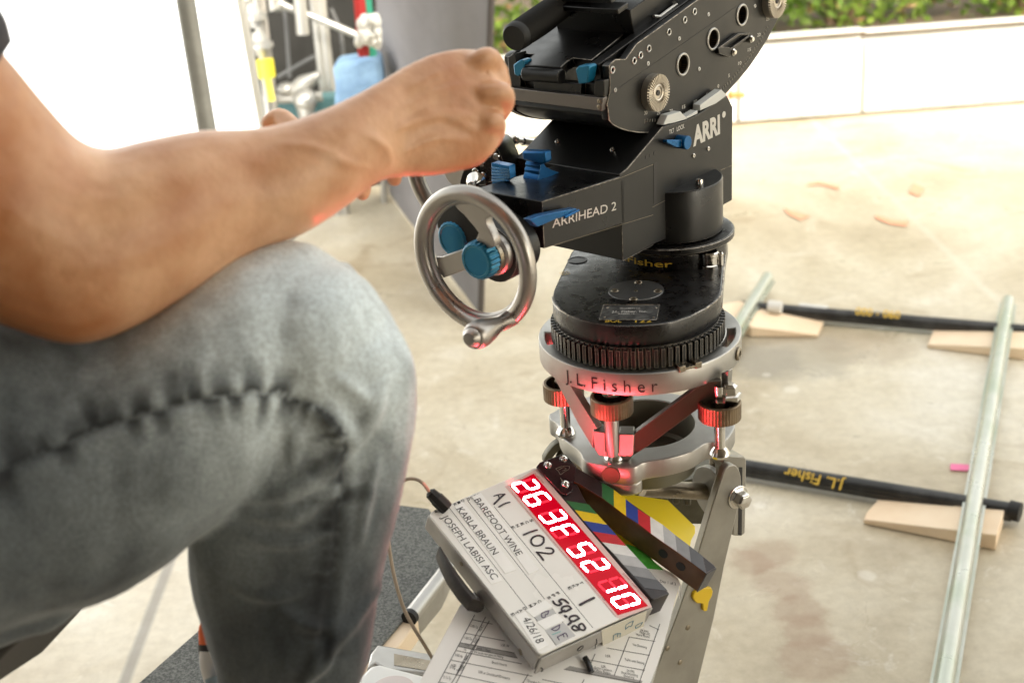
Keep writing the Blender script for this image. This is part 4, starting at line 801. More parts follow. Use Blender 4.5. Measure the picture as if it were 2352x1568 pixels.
c_ = m6((1655, 865), (1775, 900), (1650, 895), (1790, 930), (1605, 925), (1790, 962), (1555, 1060), (1745, 1100), (1195, 1210), (1262, 1222), (1448, 1255), (1712, 1310), (1140, 1350), (1205, 1362), (1040, 1365), (1285, 1412), (1040, 1398), (1260, 1445), (1475, 1405), (1580, 1428), (1410, 1435), (1625, 1475), (1435, 1475), (1575, 1502), (140, 1540), (370, 1590))
for i, st in enumerate(('24 FPS,', 'Hedge wall,', 'Hero Phone.', 'Vet Dressing', 'LSR', 'Table and Setting', 'LSR,', 'Annie Cavalero,', 'Tiffany Rogan', '24 FPS', 'Pink/Wedding', 'dressing', '*Grandma Dress')): pt(st, c_[2 * i], c_[2 * i + 1])
p = m4((1358, 1392), (1528, 1425)); pt('Day 1 of 2', p[0], p[1], .0042)
for st, A_, B_ in (('World 2', (1355, 945), (1395, 870)), ('World 1', (1290, 1085), (1325, 1015)), ('Beach', (1185, 1290), (1210, 1235)), ('Pipe and', (1095, 1425), (1135, 1350)), ('Drape', (1130, 1415), (1160, 1360))): p = m7(A_, B_); pt(st, p[0], p[1])
b.build('lettering', M['ink'], cs, smooth=0)
# ---------------- yellow folder and green card
yf = MB(); yf.prism(pp(m4((300, 470), (855, 418), (990, 432), (1452, 500), (1742, 782), (1740, 850), (1700, 925), (1678, 1035), (1300, 1120), (700, 1000)), -.004), -sN * .0012)
yo = yf.build('folder', mat('yellow_plastic', (.95, .73, .01), .35, noise=(6, (.90, .70, .04), .4, .6), coat=.2)); yo.location = (0, 0, 0); tag(yo, 'bright yellow plastic folder sticking out behind the open clapper stick', 'folder')
gf = MB(); gf.prism(pp(m4((900, 960), (1108, 1020), (1235, 1108), (1300, 1180), (1392, 1262), (1230, 1245), (1000, 1250)), -.0002), -sN * .0005)
go = gf.build('card', mat('green_marker_card', (.06, .42, .04), .6, noise=(60, (.12, .52, .08), .4, .6))); tag(go, 'small bright green card showing between the two clapper sticks', 'card')
cl_ = MB(); CP = (pl(1614, 1376, SPp) + sn * .004, sn); cl_.prism([pl(x, y, CP) for x, y in smoothpts(m8((812, 1560), (850, 1490), (985, 1470), (990, 1545), (960, 1600), (945, 1685), (905, 1680), (905, 1620), (850, 1615)), 2)], -sn * .009)
co = cl_.build('clip', mat('yellow_clip_plastic', (.75, .50, .02), .4), bev=.001); tag(co, 'small yellow plastic clip just below the tip of the wooden clapper stick', 'clip')
mk = MB(); P = pp(m6((905, 1242), (945, 1310), (975, 1385), (998, 1440)), .003); mk.tube(P, [.0028, .0030, .0030, .0026], 12); mo = mk.build('pen', mat('black_gloss_plastic', (.012, .012, .014), .18)); tag(mo, 'thin black pen lying on the schedule beside the clapperboard corner', 'pen')
# ================================================================ clapperboard
cb = thing('clapperboard', 'white digital clapperboard with glowing red timecode and open striped sticks', 'clapperboard', (cA + cC) / 2 - sN * TH)
slate_m = mat('painted_metal_case', (.40, .38, .36), .45, .3, noise=(22, (.34, .32, .29), .4, .65), rvar=(40, .4, .6), bump=(700, .15, .0003), edge=(.0008, (.6, .58, .54), .93, 1.))
face_m = mat('white_acrylic', (.86, .85, .82), .22, noise=(5, (.80, .785, .75), .35, .7), coat=.3, rvar=(9, .16, .30))
def rrect(P, r, k=5):      # rounded quad
    out = []; n = len(P)
    for i in range(n):
        a, b_, c = P[i - 1], P[i], P[(i + 1) % n]; d0 = (a - b_).normalized(); d1 = (c - b_).normalized(); s0 = b_ + d0 * r; s1 = b_ + d1 * r
        for j in range(k + 1): t = j / k; out.append(s0 * (1 - t) ** 2 + b_ * 2 * t * (1 - t) + s1 * t * t)
    return out
case = [p - sN * .0035 for p in (cA, cB, cC, cD)]; cc_ = (cA + cC) / 2
b = MB()
# housing with the lower long edge bevelled back
cutA = [case[0], case[0] - sN * .018, case[0] - sN * TH + sv * .012]
b.prism([case[0], case[0] - sN * .020, case[0] - sN * (TH - .003) + sv * .010, case[3] - sN * (TH - .003), case[3]], su * (cB - cA).length)
ho = b.build('case', slate_m, cb, bev=.0012)
b = MB(); b.prism([cB - sN * .0035 + su * .0006, cC - sN * .0035 + su * .0006, cC - sN * (TH - .002) + su * .0006, cB - sN * (TH - .001) + su * .0006], su * .0022); b.build('end_cap', slate_m, cb, bev=.0006)
PE = (cB + su * .0030, (cC - cB).cross(sN).normalized())
if PE[1].dot(su) < 0: PE = (PE[0], -PE[1])
b = MB(); e_ = [pl(x, y, PE) for x, y in m6((350, 1440), (1070, 1085), (1075, 960), (1085, 955), (1085, 1020), (1062, 1050))]
b.tube([pl(x, y, PE) for x, y in m6((348, 1442), (1055, 1108), (1060, 1050), (1078, 1035), (1072, 975))], .0006, 6)
b.tube([pl(x, y, PE) for x, y in m6((330, 1360), (352, 1372), (350, 1400), (335, 1405))], .0008, 6)
b.torus(pl(*m6((858, 1100))[0], PE), su, .0035, .0006, 20, 6)
b.build('battery_door_seam', M['ink'], ho)
for q in [(1060, 1294), (1195, 1494)] + m7((1840, 1205)): b = MB(); c = pl(*q, (cA, -sv)); b.cyl(c, -sv, .0024, .0006, 14); b.build('screw', M['silverdk'], ho)
b = MB(); b.slab([rrect([cA, cB, cC, cD], .006)], sN, .0035, .0006); fc = b.build('face_panel', face_m, cb)
red_px = [(1171, 1116), (1419, 1412), (1488, 1391), (1225, 1088)]
pinkm = mat('frosted_pink_margin', (.72, .50, .47), .3, coat=.2)
b = MB(); b.prism(s(*[(1168, 1113), (1160, 1117), (1412, 1414), (1424, 1421), (1497, 1393), (1490, 1378), (1234, 1076), (1222, 1082)], off=.0002), -sN * .0005); b.build('display_frame', pinkm, cb, smooth=0)
redm = mat('red_display_filter', (.06, .001, .004), .14, emis=((1., .0, .02), .12), noise=(60, (.035, .0, .003), .4, .6), spec=.15)
b = MB(); b.prism(s(*red_px, off=.0006), -sN * .0006); disp = b.build('display', redm, cb, smooth=0)
# digits
d2 = s((1248.6, 1130), (1265.9, 1148.3), (1200.6, 1144.5), off=.0014); dw = d2[1] - d2[0]; dh = d2[2] - d2[0]; dh8 = None
d8 = s((1450.9, 1362.5), (1471, 1382.7), (1401.2, 1376.9), off=.0014)
tls = [(1222.7, 1099.9), (1248.6, 1130), (1285, 1169.5), (1311.2, 1203.4), (1350, 1245.9), (1381.7, 1281.2), (1421.3, 1325.1), (1450.9, 1362.5)]
SEG = {'2': 'abged', '6': 'afgedc', '3': 'abgcd', 'F': 'afge', '5': 'afgcd', '1': 'bc', '0': 'abcdef'}
ledm = mat('lit_led_segment', (1, .6, .6), .4, emis=((1., .06, .08), 60)); dimm = mat('dim_led_segment', (.6, .01, .04), .4, emis=((1, .015, .04), .22))
for i, ch in enumerate('263F5210'):
    f = i / 7; W_ = dw.lerp(d8[1] - d8[0], f); H_ = dh.lerp(d8[2] - d8[0], f); TL = s(tls[i], off=.0008)[0]
    TR = TL + W_; BL_ = TL + H_; BR = BL_ + W_; ML = (TL + BL_) / 2; MR = (TR + BR) / 2
    seg = dict(a=(TL, TR), b=(TR, MR), c=(MR, BR), d=(BL_, BR), e=(ML, BL_), f=(TL, ML), g=(ML, MR))
    on = MB(); of = MB()
    for kx, (p0, p1) in seg.items():
        dd = (p1 - p0); L = dd.length; dd.normalize(); pr = sN.cross(dd); w_ = .00165 * SC; g_ = .0005
        poly = [p0 + dd * g_, p0 + dd * (g_ + w_) + pr * w_, p1 - dd * (g_ + w_) + pr * w_, p1 - dd * g_, p1 - dd * (g_ + w_) - pr * w_, p0 + dd * (g_ + w_) - pr * w_]
        (on if kx in SEG[ch] else of).prism(poly, -sN * .0005)
    on.build('digit', ledm, disp, smooth=0)
    if of.v: of.build('unlit_segments', dimm, disp, smooth=0)
b = MB(); sep = mat('dark_red_divider', (.20, .0, .01), .3, emis=((1, 0, .01), .02))
for i in (1, 3, 5):
    a_ = (s(tls[i], off=.0003)[0] + dw * 1.28 - dh * .12); b_ = a_ + dh * 1.24; b.prism([a_, a_ + dw * .18, b_ + dw * .18, b_], -sN * .0003)
b.build('divider', sep, disp, smooth=0)
# ruled lines and printed text
b = MB()
for p in ([(1175, 1131), (1380, 1372)], [(1386, 1382), (1414, 1415)], [(1135, 1163), (1362, 1441)], [(1074, 1149), (1251, 1375)], [(1268, 1396), (1277, 1408)], [(1292, 1427), (1319, 1461)], [(1030, 1163), (1211, 1396)], [(1227, 1416), (1234, 1426)], [(1252, 1446), (1277, 1481)]):
    b.tube(s(*p), .00028, 6, flat=(sN, .00025))
b.build('ruled_lines', M['ink'], fc)
b = MB()
def stackt(st, p0, p1, cap=.0042):
    cap *= SC
    a_, b_ = s(p0, p1)
    n = len(st)
    for i, ch in enumerate(st):
        c = a_.lerp(b_, i / (n - 1)); b.text(ch, c - su * .0017 - sv * cap / 2, c + su * .0017 - sv * cap / 2, sN, cap, bold=.012)
stackt('SCENE', (1221, 1195), (1178, 1211)); stackt('TAKE', (1335, 1338), (1309, 1350)); stackt('FPS', (1281, 1362), (1261, 1372)); stackt('CAM', (1239, 1381), (1219, 1391)); stackt('DATE', (1205, 1397), (1178, 1411))
stackt('CAM', (1018, 1166), (1001, 1174), .004); stackt('DIR', (1063, 1150), (1045, 1158), .004); stackt('PROD', (1100, 1136), (1076, 1146), .004)
p = s((1382, 1373), (1388, 1380)); b.text('OF', p[0], p[1], sN, .003, bold=.01)
b.build('printed_labels', M['ink'], fc, smooth=0)
rm = mat('faded_red_ink', (.45, .10, .09), .5); b = MB()
p = s(*z2((1060, 905), (1190, 1040), (1200, 1060), (1290, 1150), (1295, 1165), (1395, 1262), (1405, 1275), (1440, 1312)));
for i, st in enumerate(('2105011', '©2005', 'DENECKE', 'INC')): b.text(st, p[2 * i] - sv * .002, p[2 * i + 1] - sv * .002, sN, .0026, lift=.0006)
p = s(*z1((850, 150), (1060, 380))); b.text('DUMMY TS-C', p[0] - sv * .002, p[1] - sv * .002, sN, .0024, lift=.0006)
b.build('printed_labels', rm, fc, smooth=0)
tape = mat('white_label_tape', (.90, .895, .88), .42)
taped = [([(1007, 1180), (1128, 1341), (1154, 1333), (1028, 1169)]), ([(1044, 1163), (1160, 1317), (1186, 1308), (1063, 1152)]), ([(1084, 1141), (1214.5, 1318.5), (1238, 1307.6), (1104, 1131)]), ([(1183, 1414), (1206, 1404), (1259, 1481), (1235, 1493)]), m6((130, 600), (385, 462), (485, 545), (235, 690)), m6((270, 752), (540, 640), (638, 735), (385, 850))]
txts = [('JOSEPH LABISI ASC', (1012.5, 1188), (1131, 1332)), ('KARLA BRAUN', (1048, 1170), (1132, 1275)), ('BAREFOOT WINE', (1088, 1149), (1187, 1277)), ('4/26/18', m6((75, 715))[0], m6((275, 1045))[0])]
for i, q in enumerate(taped):
    b = MB(); P = s(*q, off=.0005); b.prism(P, -sN * .0006); to = b.build('label_tape', tape, cb, smooth=0)
    if i < 4:
        st, p0, p1 = txts[i]; b = MB(); a_, b_ = s(p0, p1, off=.0005); b.text(st, a_, b_, sN, (.0098 if i < 3 else .0112) * SC, bold=.0, lift=.0002); b.build('lettering', M['ink'], to, smooth=0)
b = MB(); gmt = mat('clear_grey_tape', (.50, .50, .50), .3); 
for q in (m6((245, 688), (480, 572), (528, 632), (290, 742)), m6((385, 862), (630, 755), (790, 930), (540, 1058))): b.prism(s(*q, off=.0003), -sN * .0003)
b.build('label_tape', gmt, cb, smooth=0)
b = MB()
def st_(pts, wd): b.stroke(s(*pts, off=.0006), sN, wd * SC * .92)
st_(m5((1335, 683), (1260, 705), (1178, 740)), .0026)
st_(m5((1412, 770), (1360, 745), (1290, 768), (1265, 815), (1300, 862), (1370, 860), (1412, 820), (1412, 770)), .0026)
st_(m5((1440, 890), (1500, 895), (1528, 925), (1500, 955), (1420, 950), (1330, 940)), .0026); st_(m5((1330, 940), (1375, 985), (1408, 1030)), .0028)
b.build('marker_writing', M['marker'], fc); b = MB()
st_(m5((960, 268), (910, 310), (838, 382)), .0026); st_(m5((960, 268), (890, 272), (835, 290)), .0018); st_(m5((880, 275), (905, 322)), .0016); st_(m5((1018, 362), (960, 378), (895, 415)), .0024)
b.build('marker_writing', M['marker'], fc); b = MB()
st_(m6((1038, 432), (940, 478), (850, 525)), .0034)
b.build('marker_writing', M['marker'], fc); b = MB()
st_(m6((695, 500), (650, 462), (605, 450)), .0030); st_(m6((605, 450), (570, 478), (605, 505), (570, 530), (520, 515), (492, 478)), .0030)
st_(m6((735, 575), (700, 540), (630, 550), (605, 590), (650, 615), (735, 575)), .0028); st_(m6((640, 600), (610, 620), (578, 632)), .0030)
st_(m6((655, 672), (665, 680)), .0038)
st_(m6((840, 705), (800, 668), (730, 680), (712, 720), (760, 745), (840, 705)), .0028); st_(m6((750, 740), (720, 770), (695, 790)), .0030)
st_(m6((925, 830), (880, 775), (835, 800), (850, 850), (780, 862), (745, 830), (780, 800), (835, 840), (900, 862), (925, 830)), .0026)
b.build('marker_writing', M['marker'], fc)
b = MB()
st_(m6((432, 602), (385, 620), (338, 640)), .0013); st_(m6((432, 602), (420, 650), (392, 655), (385, 690), (345, 690), (338, 640)), .0013)
b.build('marker_writing', M['purple'], fc); b = MB()
st_(m6((580, 790), (525, 820), (470, 850)), .0014); st_(m6((580, 790), (570, 840), (520, 868), (470, 850)), .0014)
st_(m6((685, 950), (660, 900), (605, 925), (550, 955)), .0014); st_(m6((625, 915), (640, 950)), .0012); st_(m6((550, 955), (575, 992)), .0013)
b.build('marker_writing', M['purple'], fc)
b = MB(); st_(m6((590, 880), (540, 900), (480, 922)), .0009); b.build('marker_writing', mat('cyan_ink', (.15, .5, .5), .5), fc)
# cream tape on the end of the board
b = MB(); etp = [pl(x, y, PE) + su * .0005 for x, y in m6((1135, 858), (1740, 600), (1692, 832), (1155, 1086))]; b.prism(etp, -su * .0006)
et = b.build('label_tape', mat('cream_masking_tape', (.66, .62, .52), .55), cb, smooth=0)
b = MB()
def se(pts, wd): b.stroke([pl(x, y, PE) + su * .0007 for x, y in m6(*pts)], su, wd * SC)
se([(1560, 730), (1500, 755), (1460, 790), (1455, 840)], .0013); se([(1560, 730), (1530, 800), (1500, 800), (1455, 840)], .0013)
b.build('marker_writing', M['teal'], et); b = MB()
se([(1680, 748), (1620, 775), (1590, 800), (1590, 828)], .0013); se([(1680, 748), (1650, 795), (1590, 828)], .0013)
b.build('marker_writing', M['teal'], et); b = MB()
se([(1385, 895), (1320, 905), (1295, 930), (1290, 985)], .0014); se([(1350, 905), (1348, 940)], .0012); se([(1385, 895), (1380, 940)], .0012)
b.build('marker_writing', M['teal'], et)
# clap sticks
woodd = mat('dark_stained_wood', (.075, .030, .012), .38, noise=(18, (.16, .07, .026), .4, .65), rvar=(60, .3, .5), bump=(120, .2, .0005))
blk_m = mat('black_painted_wood', (.018, .012, .013), .35, noise=(60, (.03, .02, .022), .4, .7), edge=(.001, (.25, .22, .2), .92, 1.), rvar=(40, .28, .42))
low = [(1232, 1075), (1297, 1050), (1322, 1100)] + m4((590, 560), (1465, 1508)) + [m4((1430, 1568))[0], m6((1820, 450))[0], (1497, 1372)]
lowpts = [(1232, 1073), (1300, 1060), (1350.4, 1156), (1539.2, 1361), m6((1850, 445))[0], (1497, 1374)]
b = MB(); b.prism(s(*lowpts, off=-.001), -sN * .036 * SC); ls = b.build('lower_stick', blk_m, cb, bev=.0012)
sw = {'green': (.03, .16, .05), 'yellow': (.80, .56, .01), 'blue': (.02, .05, .30), 'red': (.55, .012, .02), 'white': (.75, .74, .73), 'lgrey': (.46, .46, .47), 'mgrey': (.24, .24, .25), 'dgrey': (.085, .085, .095)}
SM = {k: mat('stripe_' + k, v, .4, noise=(80, tuple(min(1, x * .85) for x in v), .4, .7), rvar=(40, .32, .45)) for k, v in sw.items()}
lowst = [('green', m4((355, 522), (600, 565), (692, 668), (452, 622))), ('yellow', m4((454, 624), (692, 668), (796, 780), (546, 737))), ('blue', m4((546, 737), (796, 780), (898, 892), (642, 850))), ('red', m4((642, 850), (898, 892), (1002, 1006), (745, 966))), ('white', m4((745, 966), (1002, 1006), (1112, 1126), (862, 1082))), ('lgrey', m4((862, 1082), (1112, 1126), (1224, 1246), (968, 1204))), ('mgrey', m4((968, 1204), (1224, 1246), (1332, 1367), (1078, 1320))), ('dgrey', m4((1078, 1320), (1332, 1367), (1440, 1482), (1195, 1452)))]
for k, P in lowst: b = MB(); b.prism(s(*P, off=-.0007), -sN * .0004); b.build('stripe', SM[k], ls, smooth=0)
uppts = [(1318, 1071), m4((735, 343))[0], m4((1390, 800))[0], m4((1925, 1222))[0], m4((1945, 1250))[0], m4((1842, 1312))[0], m4((1255, 888))[0], m4((740, 512))[0], m4((500, 362))[0], m4((430, 330))[0]]
b = MB(); b.prism(s(*uppts, off=.0012), -sN * .036 * SC); us = b.build('upper_stick', woodd, cb, bev=.0008)
upst = [('black', m4((445, 180), (735, 345), (740, 511), (500, 362), (432, 330))), ('green', m4((735, 345), (860, 421), (862, 601), (740, 511))), ('yellow', m4((860, 421), (986, 522), (992, 702), (862, 601))), ('blue', m4((986, 522), (1116, 630), (1122, 782), (992, 702))), ('red', m4((1116, 630), (1246, 710), (1255, 886), (1122, 782))), ('white', m4((1246, 710), (1380, 795), (1396, 986), (1255, 886))), ('lgrey', m4((1380, 795), (1512, 903), (1532, 1080), (1396, 986))), ('mgrey', m4((1512, 903), (1657, 1012), (1681, 1190), (1532, 1080))), ('dgrey', m4((1657, 1012), (1802, 1124), (1841, 1310), (1681, 1190))), ('black', m4((1802, 1124), (1922, 1222), (1943, 1250), (1841, 1310)))]
SM['black'] = blk_m
for k, P in upst: b = MB(); b.prism(s(*P, off=.0016), -sN * .0004); b.build('stripe', SM[k], us, smooth=0)
ue = s(m4((1843, 1311))[0], m4((1946, 1250))[0], off=.0012); dirE = (s(m4((1843, 1311))[0])[0] - s(m4((1255, 888))[0])[0]).normalized()
b = MB(); b.prism([ue[0] + dirE * .0003, ue[1] + dirE * .0003, ue[1] - sN * .032 + dirE * .0003, ue[0] - sN * .032 + dirE * .0003], dirE * .0008); b.build('end_paint', SM['dgrey'], us, smooth=0)
b = MB(); c0_, c1_ = s(m4((1255, 888))[0], m4((1843, 1311))[0], off=.0012); pr = sN.cross(dirE); pr = pr if pr.dot(-sv) > 0 else -pr
M['mg'] = mat('dark_magnet', (.012, .010, .010), .5)
for t in (.30, .62): b = MB(); b.cyl(c0_.lerp(c1_, t) - sN * .016 * SC + pr * -.0004, pr, .0056, .0010, 24); b.build('magnet', M['mg'], us)
b = MB(); hp = [(1230, 1076), (1238, 1066), (1290, 1047), (1298, 1049), (1322, 1074), (1318, 1105), (1313, 1132), (1300, 1140), (1288, 1136)]
b.prism(s(*hp, off=.0035), -sN * .0022); hpo = b.build('hinge_plate', mat('glossy_black_plate', (.016, .010, .012), .18, coat=.3), cb, bev=.0006)
b = MB()
for q in m4((152, 176), (320, 108), (340, 378)): b = MB(); c = s(q, off=.0035)[0]; b.lathe(c, sN, [(.0048, 0), (.0044, .0012), (.0025, .002), (.0014, .0012), (0, .0012)], 20); b.build('screw', M['chrome'], hpo)
b = MB(); b.stroke(s(*m4((235, 215), (300, 190), (375, 185), (380, 215), (330, 245), (290, 275), (270, 245), (240, 215)), off=.0037), sN, .0004)
b.stroke(s(*m4((290, 310), (300, 330), (325, 345)), off=.0037), sN, .0006); b.stroke(s(*m4((300, 335), (305, 350)), off=.0037), sN, .0006); b.stroke(s(*m4((270, 225), (320, 200), (350, 215), (310, 235)), off=.0037), sN, .0004)
b.build('engraved_mark', M['silverdk'], hpo)
# hand strap under the long edge
b = MB(); stp = [((1006, 1268), 0), ((1020, 1296), .012), ((1040, 1330), .018), ((1063, 1362), .016), ((1084, 1386), .008), ((1098, 1392), -.004)]
rings = []
PSt = (cA - sN * .020, sN); pr_ = []
for (x, y), o in stp: pr_.append(pl(x, y, (cA - sN * .012, sN)))
b.tube(pr_ + [pl(1085, 1372, (cA - sN * .028, sN))], [.0015, .0045, .0065, .0070, .0065, .006, .003], 14, flat=(sN, .010)); b.build('hand_strap', mat('worn_black_leather', (.022, .017, .014), .5, bump=(200, .5, .001), noise=(60, (.05, .04, .035), .5, .75)), cb)
# sync cable
cable = thing('cable', 'thin grey audio cable with black plug in the corner of the clapperboard', 'cable', cA)
b = MB(); q0 = atd(1021, 1162, dep(cA) + .004); q1 = atd(985, 1128, dep(cA) + .002); dd = (q1 - q0); LL = dd.length
b.lathe(q0, dd, [(.0070, -.004), (.0078, 0), (.0078, LL * .5), (.0070, LL * .55), (.0062, LL * .9), (.0035, LL)], 8); b.build('plug', M['darkrub'], cable, smooth=20)
b = MB(); b.tube(smoothpts([q1, atd(972, 1110, 1.27), atd(955, 1100, 1.27), atd(930, 1102, 1.27), atd(900, 1130, 1.27), atd(885, 1180, 1.27), atd(893, 1250, 1.27), atd(905, 1320, 1.27), atd(925, 1390, 1.27), atd(950, 1440, 1.27), atd(975, 1480, 1.27), atd(998, 1520, 1.30), atd(1020, 1560, 1.34)], 5, False), .0019, 10)
b.build('cord', mat('grey_cable_sheath', (.36, .29, .22), .45), cable)
# ---------------- dolly deck with carpet, lower left
M['carpet'] = mat('speckled_grey_carpet', (.085, .088, .084), .95, noise=(330, (.21, .215, .20), .40, .62), bump=(260, .8, .003))
zd = .30
deck = slabz([(905, 1158), (985, 1168), (1042, 1255), (1008, 1326), (820, 1545), (700, 1690), (180, 1690), (465, 1440), (700, 1240)], zd)
b = MB(); b.prism(deck, V((0, 0, -.012))); b.build('deck_carpet', M['carpet'], dl)
b = MB(); b.prism([p + V((0, 0, -.0125)) for p in deck], V((0, 0, -.04))); b.build('deck', M['dolly'], dl, bev=.003)
b = MB(); A0 = atz(1012, 1326, zd + .004); A1 = atz(945, 1412, zd + .004); b.tube([A0 + (A0 - A1) * .3, A1], .0105, 20); eo = b.build('deck_rail', M['silver'], dl)
b = MB(); dd = (A1 - A0).normalized(); b.cyl(A1, dd, .0112, .008, 24); b.build('rail_cap', M['darkrub'], eo)
M['wood_'] = mat('pale_pine', (.62, .47, .30), .55, noise=(9, (.55, .40, .24), .4, .65), bump=(80, .2, .001))
b = MB(); b.prism(slabz([(930, 1404), (952, 1400), (960, 1424), (800, 1640), (740, 1640), (828, 1540)], zd - .004), V((0, 0, -.03))); b.build('deck_edging', M['wood'], dl, bev=.002)
zt_ = .36
b = MB(); P = slabz([(868, 1478), (1010, 1503), (1003, 1548), (888, 1536), (862, 1522), (842, 1536), (850, 1500)], zt_); b.prism(P, V((0, 0, -.03))); b.build('deck_channel', M['silver'], dl, bev=.003)
b = MB(); P = slabz([(905, 1500), (1000, 1518), (990, 1540), (905, 1526)], zt_ + .0006); b.prism(P, V((0, 0, -.0005))); b.build('gap', M['silverdk'], dl)
b = MB(); P = slabz([(850, 1526), (872, 1522), (990, 1552), (975, 1640), (790, 1640), (822, 1555)], zt_ + .02); b.prism(P, V((0, 0, -.05))); wb = b.build('deck_cap', mat('white_plastic', (.80, .80, .78), .35), dl, bev=.006, bseg=4)
b = MB(); b.cyl(atz(902, 1590, zt_ + .02), UP, .026, .004, 36); b.build('cap_disc', mat('pinkish_plastic', (.70, .62, .60), .4), wb, bev=.001)
# ================================================================ person
def loft_px(pairs, ratio=.9, seg=28, k=5):
    # pairs: (x0, y0, x1, y1, depth, ratio) -> rings whose outline passes through both points
    P = [(*p, ratio)[:6] if len(p) == 5 else p for p in pairs]
    A = np.array(P, float); n = len(P); out = []
    for i in range(n - 1):
        a_, b_, c_, d_ = A[max(i - 1, 0)], A[i], A[i + 1], A[min(i + 2, n - 1)]
        for j in range(k):
            t = j / k; out.append(.5 * ((2 * b_) + (c_ - a_) * t + (2 * a_ - 5 * b_ + 4 * c_ - d_) * t * t + (3 * b_ - a_ - 3 * c_ + d_) * t ** 3))
    out.append(A[-1]); rings = []
    for q in out:
        p0 = atd(q[0], q[1], q[4]); p1 = atd(q[2], q[3], q[4]); c = (p0 + p1) / 2; u_ = (p0 - p1) / 2; w_ = ray((q[0] + q[2]) / 2, (q[1] + q[3]) / 2).normalized() * (u_.length * q[5])
        rings.append([c + u_ * math.cos(t) + w_ * math.sin(t) for t in [i * 2 * math.pi / seg for i in range(seg)]])
    return rings
def fused(mb, voxel, smooth_it, fac=.6):
    me = bpy.data.meshes.new('tmp'); me.from_pydata([tuple(p) for p in mb.v], [], mb.f); o = bpy.data.objects.new('tmp', me); COL.objects.link(o)
    bmx = bmesh.new(); bmx.from_mesh(me); bmesh.ops.recalc_face_normals(bmx, faces=bmx.faces); bmx.to_mesh(me); bmx.free()
    r = o.modifiers.new('r', 'REMESH'); r.mode = 'VOXEL'; r.voxel_size = voxel
    s_ = o.modifiers.new('s', 'SMOOTH'); s_.factor = fac; s_.iterations = smooth_it
    dg = bpy.context.evaluated_depsgraph_get(); m2 = bpy.data.meshes.new_from_object(o.evaluated_get(dg))
    bpy.data.objects.remove(o); bpy.data.meshes.remove(me); return m2
def place(me, name, m, parent, loc):
    me.name = name; me.materials.clear(); me.materials.append(m); me.shade_smooth(); o = bpy.data.objects.new(name, me); COL.objects.link(o)
    me.transform(Matrix.Translation(-(wpos(parent) if parent else loc)))
    if parent: o.parent = parent
    else: o.location = loc
    return o
body = MB()
# right arm: upper arm, elbow, forearm, wrist, palm
arm_p = [(-300, -230, -620, 60, .74), (-90, 10, -420, 330, .78), (24, 140, -250, 560, .82), (110, 245, -110, 690, .85), (180, 318, 60, 765, .87), (245, 340, 178, 790, .885), (330, 322, 300, 755, .90), (450, 300, 440, 672, .92), (590, 294, 575, 582, .945), (700, 268, 692, 540, .965), (800, 226, 790, 478, .985), (868, 190, 868, 420, 1.0, .72), (935, 150, 925, 408, 1.02, .55), (1000, 122, 992, 405, 1.035, .48), (1060, 112, 1060, 392, 1.05, .46), (1105, 116, 1105, 372, 1.06, .46), (1130, 132, 1136, 350, 1.065, .46), (1150, 172, 1152, 312, 1.07, .5)]
body.loft(loft_px(arm_p, .88))
# knuckles and curled fingers
kn_ = [((1108, 130), 20, 1.045), ((1152, 208), 19, 1.045), ((1148, 278), 18, 1.05), ((1122, 335), 17, 1.06)]
fing = []
def chain(pts):      # [(x, y, depth, radius px)]
    P = [atd(x, y, d) for x, y, d, r in pts]; R_ = [r * d / FPX for x, y, d, r in pts]
    Q = smoothpts(P, 4, False); rr = np.interp(np.linspace(0, len(P) - 1, len(Q)), range(len(P)), R_); m = MB(); body.tube(Q, list(rr), 16)
    body.ball(P[-1], R_[-1] * 1.02, 10)
chain([(1020, 175, 1.045, 22), (1090, 145, 1.045, 24), (1120, 132, 1.05, 25), (1138, 155, 1.075, 25), (1150, 205, 1.11, 25), (1120, 235, 1.125, 23), (1085, 235, 1.12, 20)])
chain([(1030, 225, 1.045, 22), (1110, 215, 1.042, 24), (1152, 215, 1.052, 28), (1156, 238, 1.075, 26), (1135, 270, 1.11, 24), (1105, 285, 1.12, 22), (1075, 275, 1.115, 20)])
chain([(1030, 275, 1.05, 22), (1100, 280, 1.045, 25), (1134, 280, 1.052, 27), (1134, 310, 1.08, 25), (1112, 335, 1.11, 23), (1085, 340, 1.115, 21), (1060, 330, 1.11, 19)])
chain([(1000, 335, 1.05, 22), (1060, 335, 1.05, 24), (1106, 328, 1.06, 25), (1100, 352, 1.085, 24), (1078, 366, 1.105, 22), (1050, 372, 1.11, 20), (1025, 360, 1.105, 18)])
chain([(930, 190, 1.05, 30), (1010, 170, 1.08, 28), (1060, 165, 1.10, 24), (1100, 185, 1.115, 21)])      # thumb, behind the palm
chain([(900, 350, 1.02, 30), (960, 375, 1.03, 30), (1030, 372, 1.045, 26)])      # heel of the hand
body.ball(atd(1136, 182, 1.072), .0125, 12); body.ball(atd(1140, 165, 1.085), .011, 12); body.ball(atd(1124, 178, 1.07), .0115, 12); body.ball(atd(1132, 250, 1.07), .0115, 12); body.ball(atd(1118, 310, 1.075), .0105, 12)
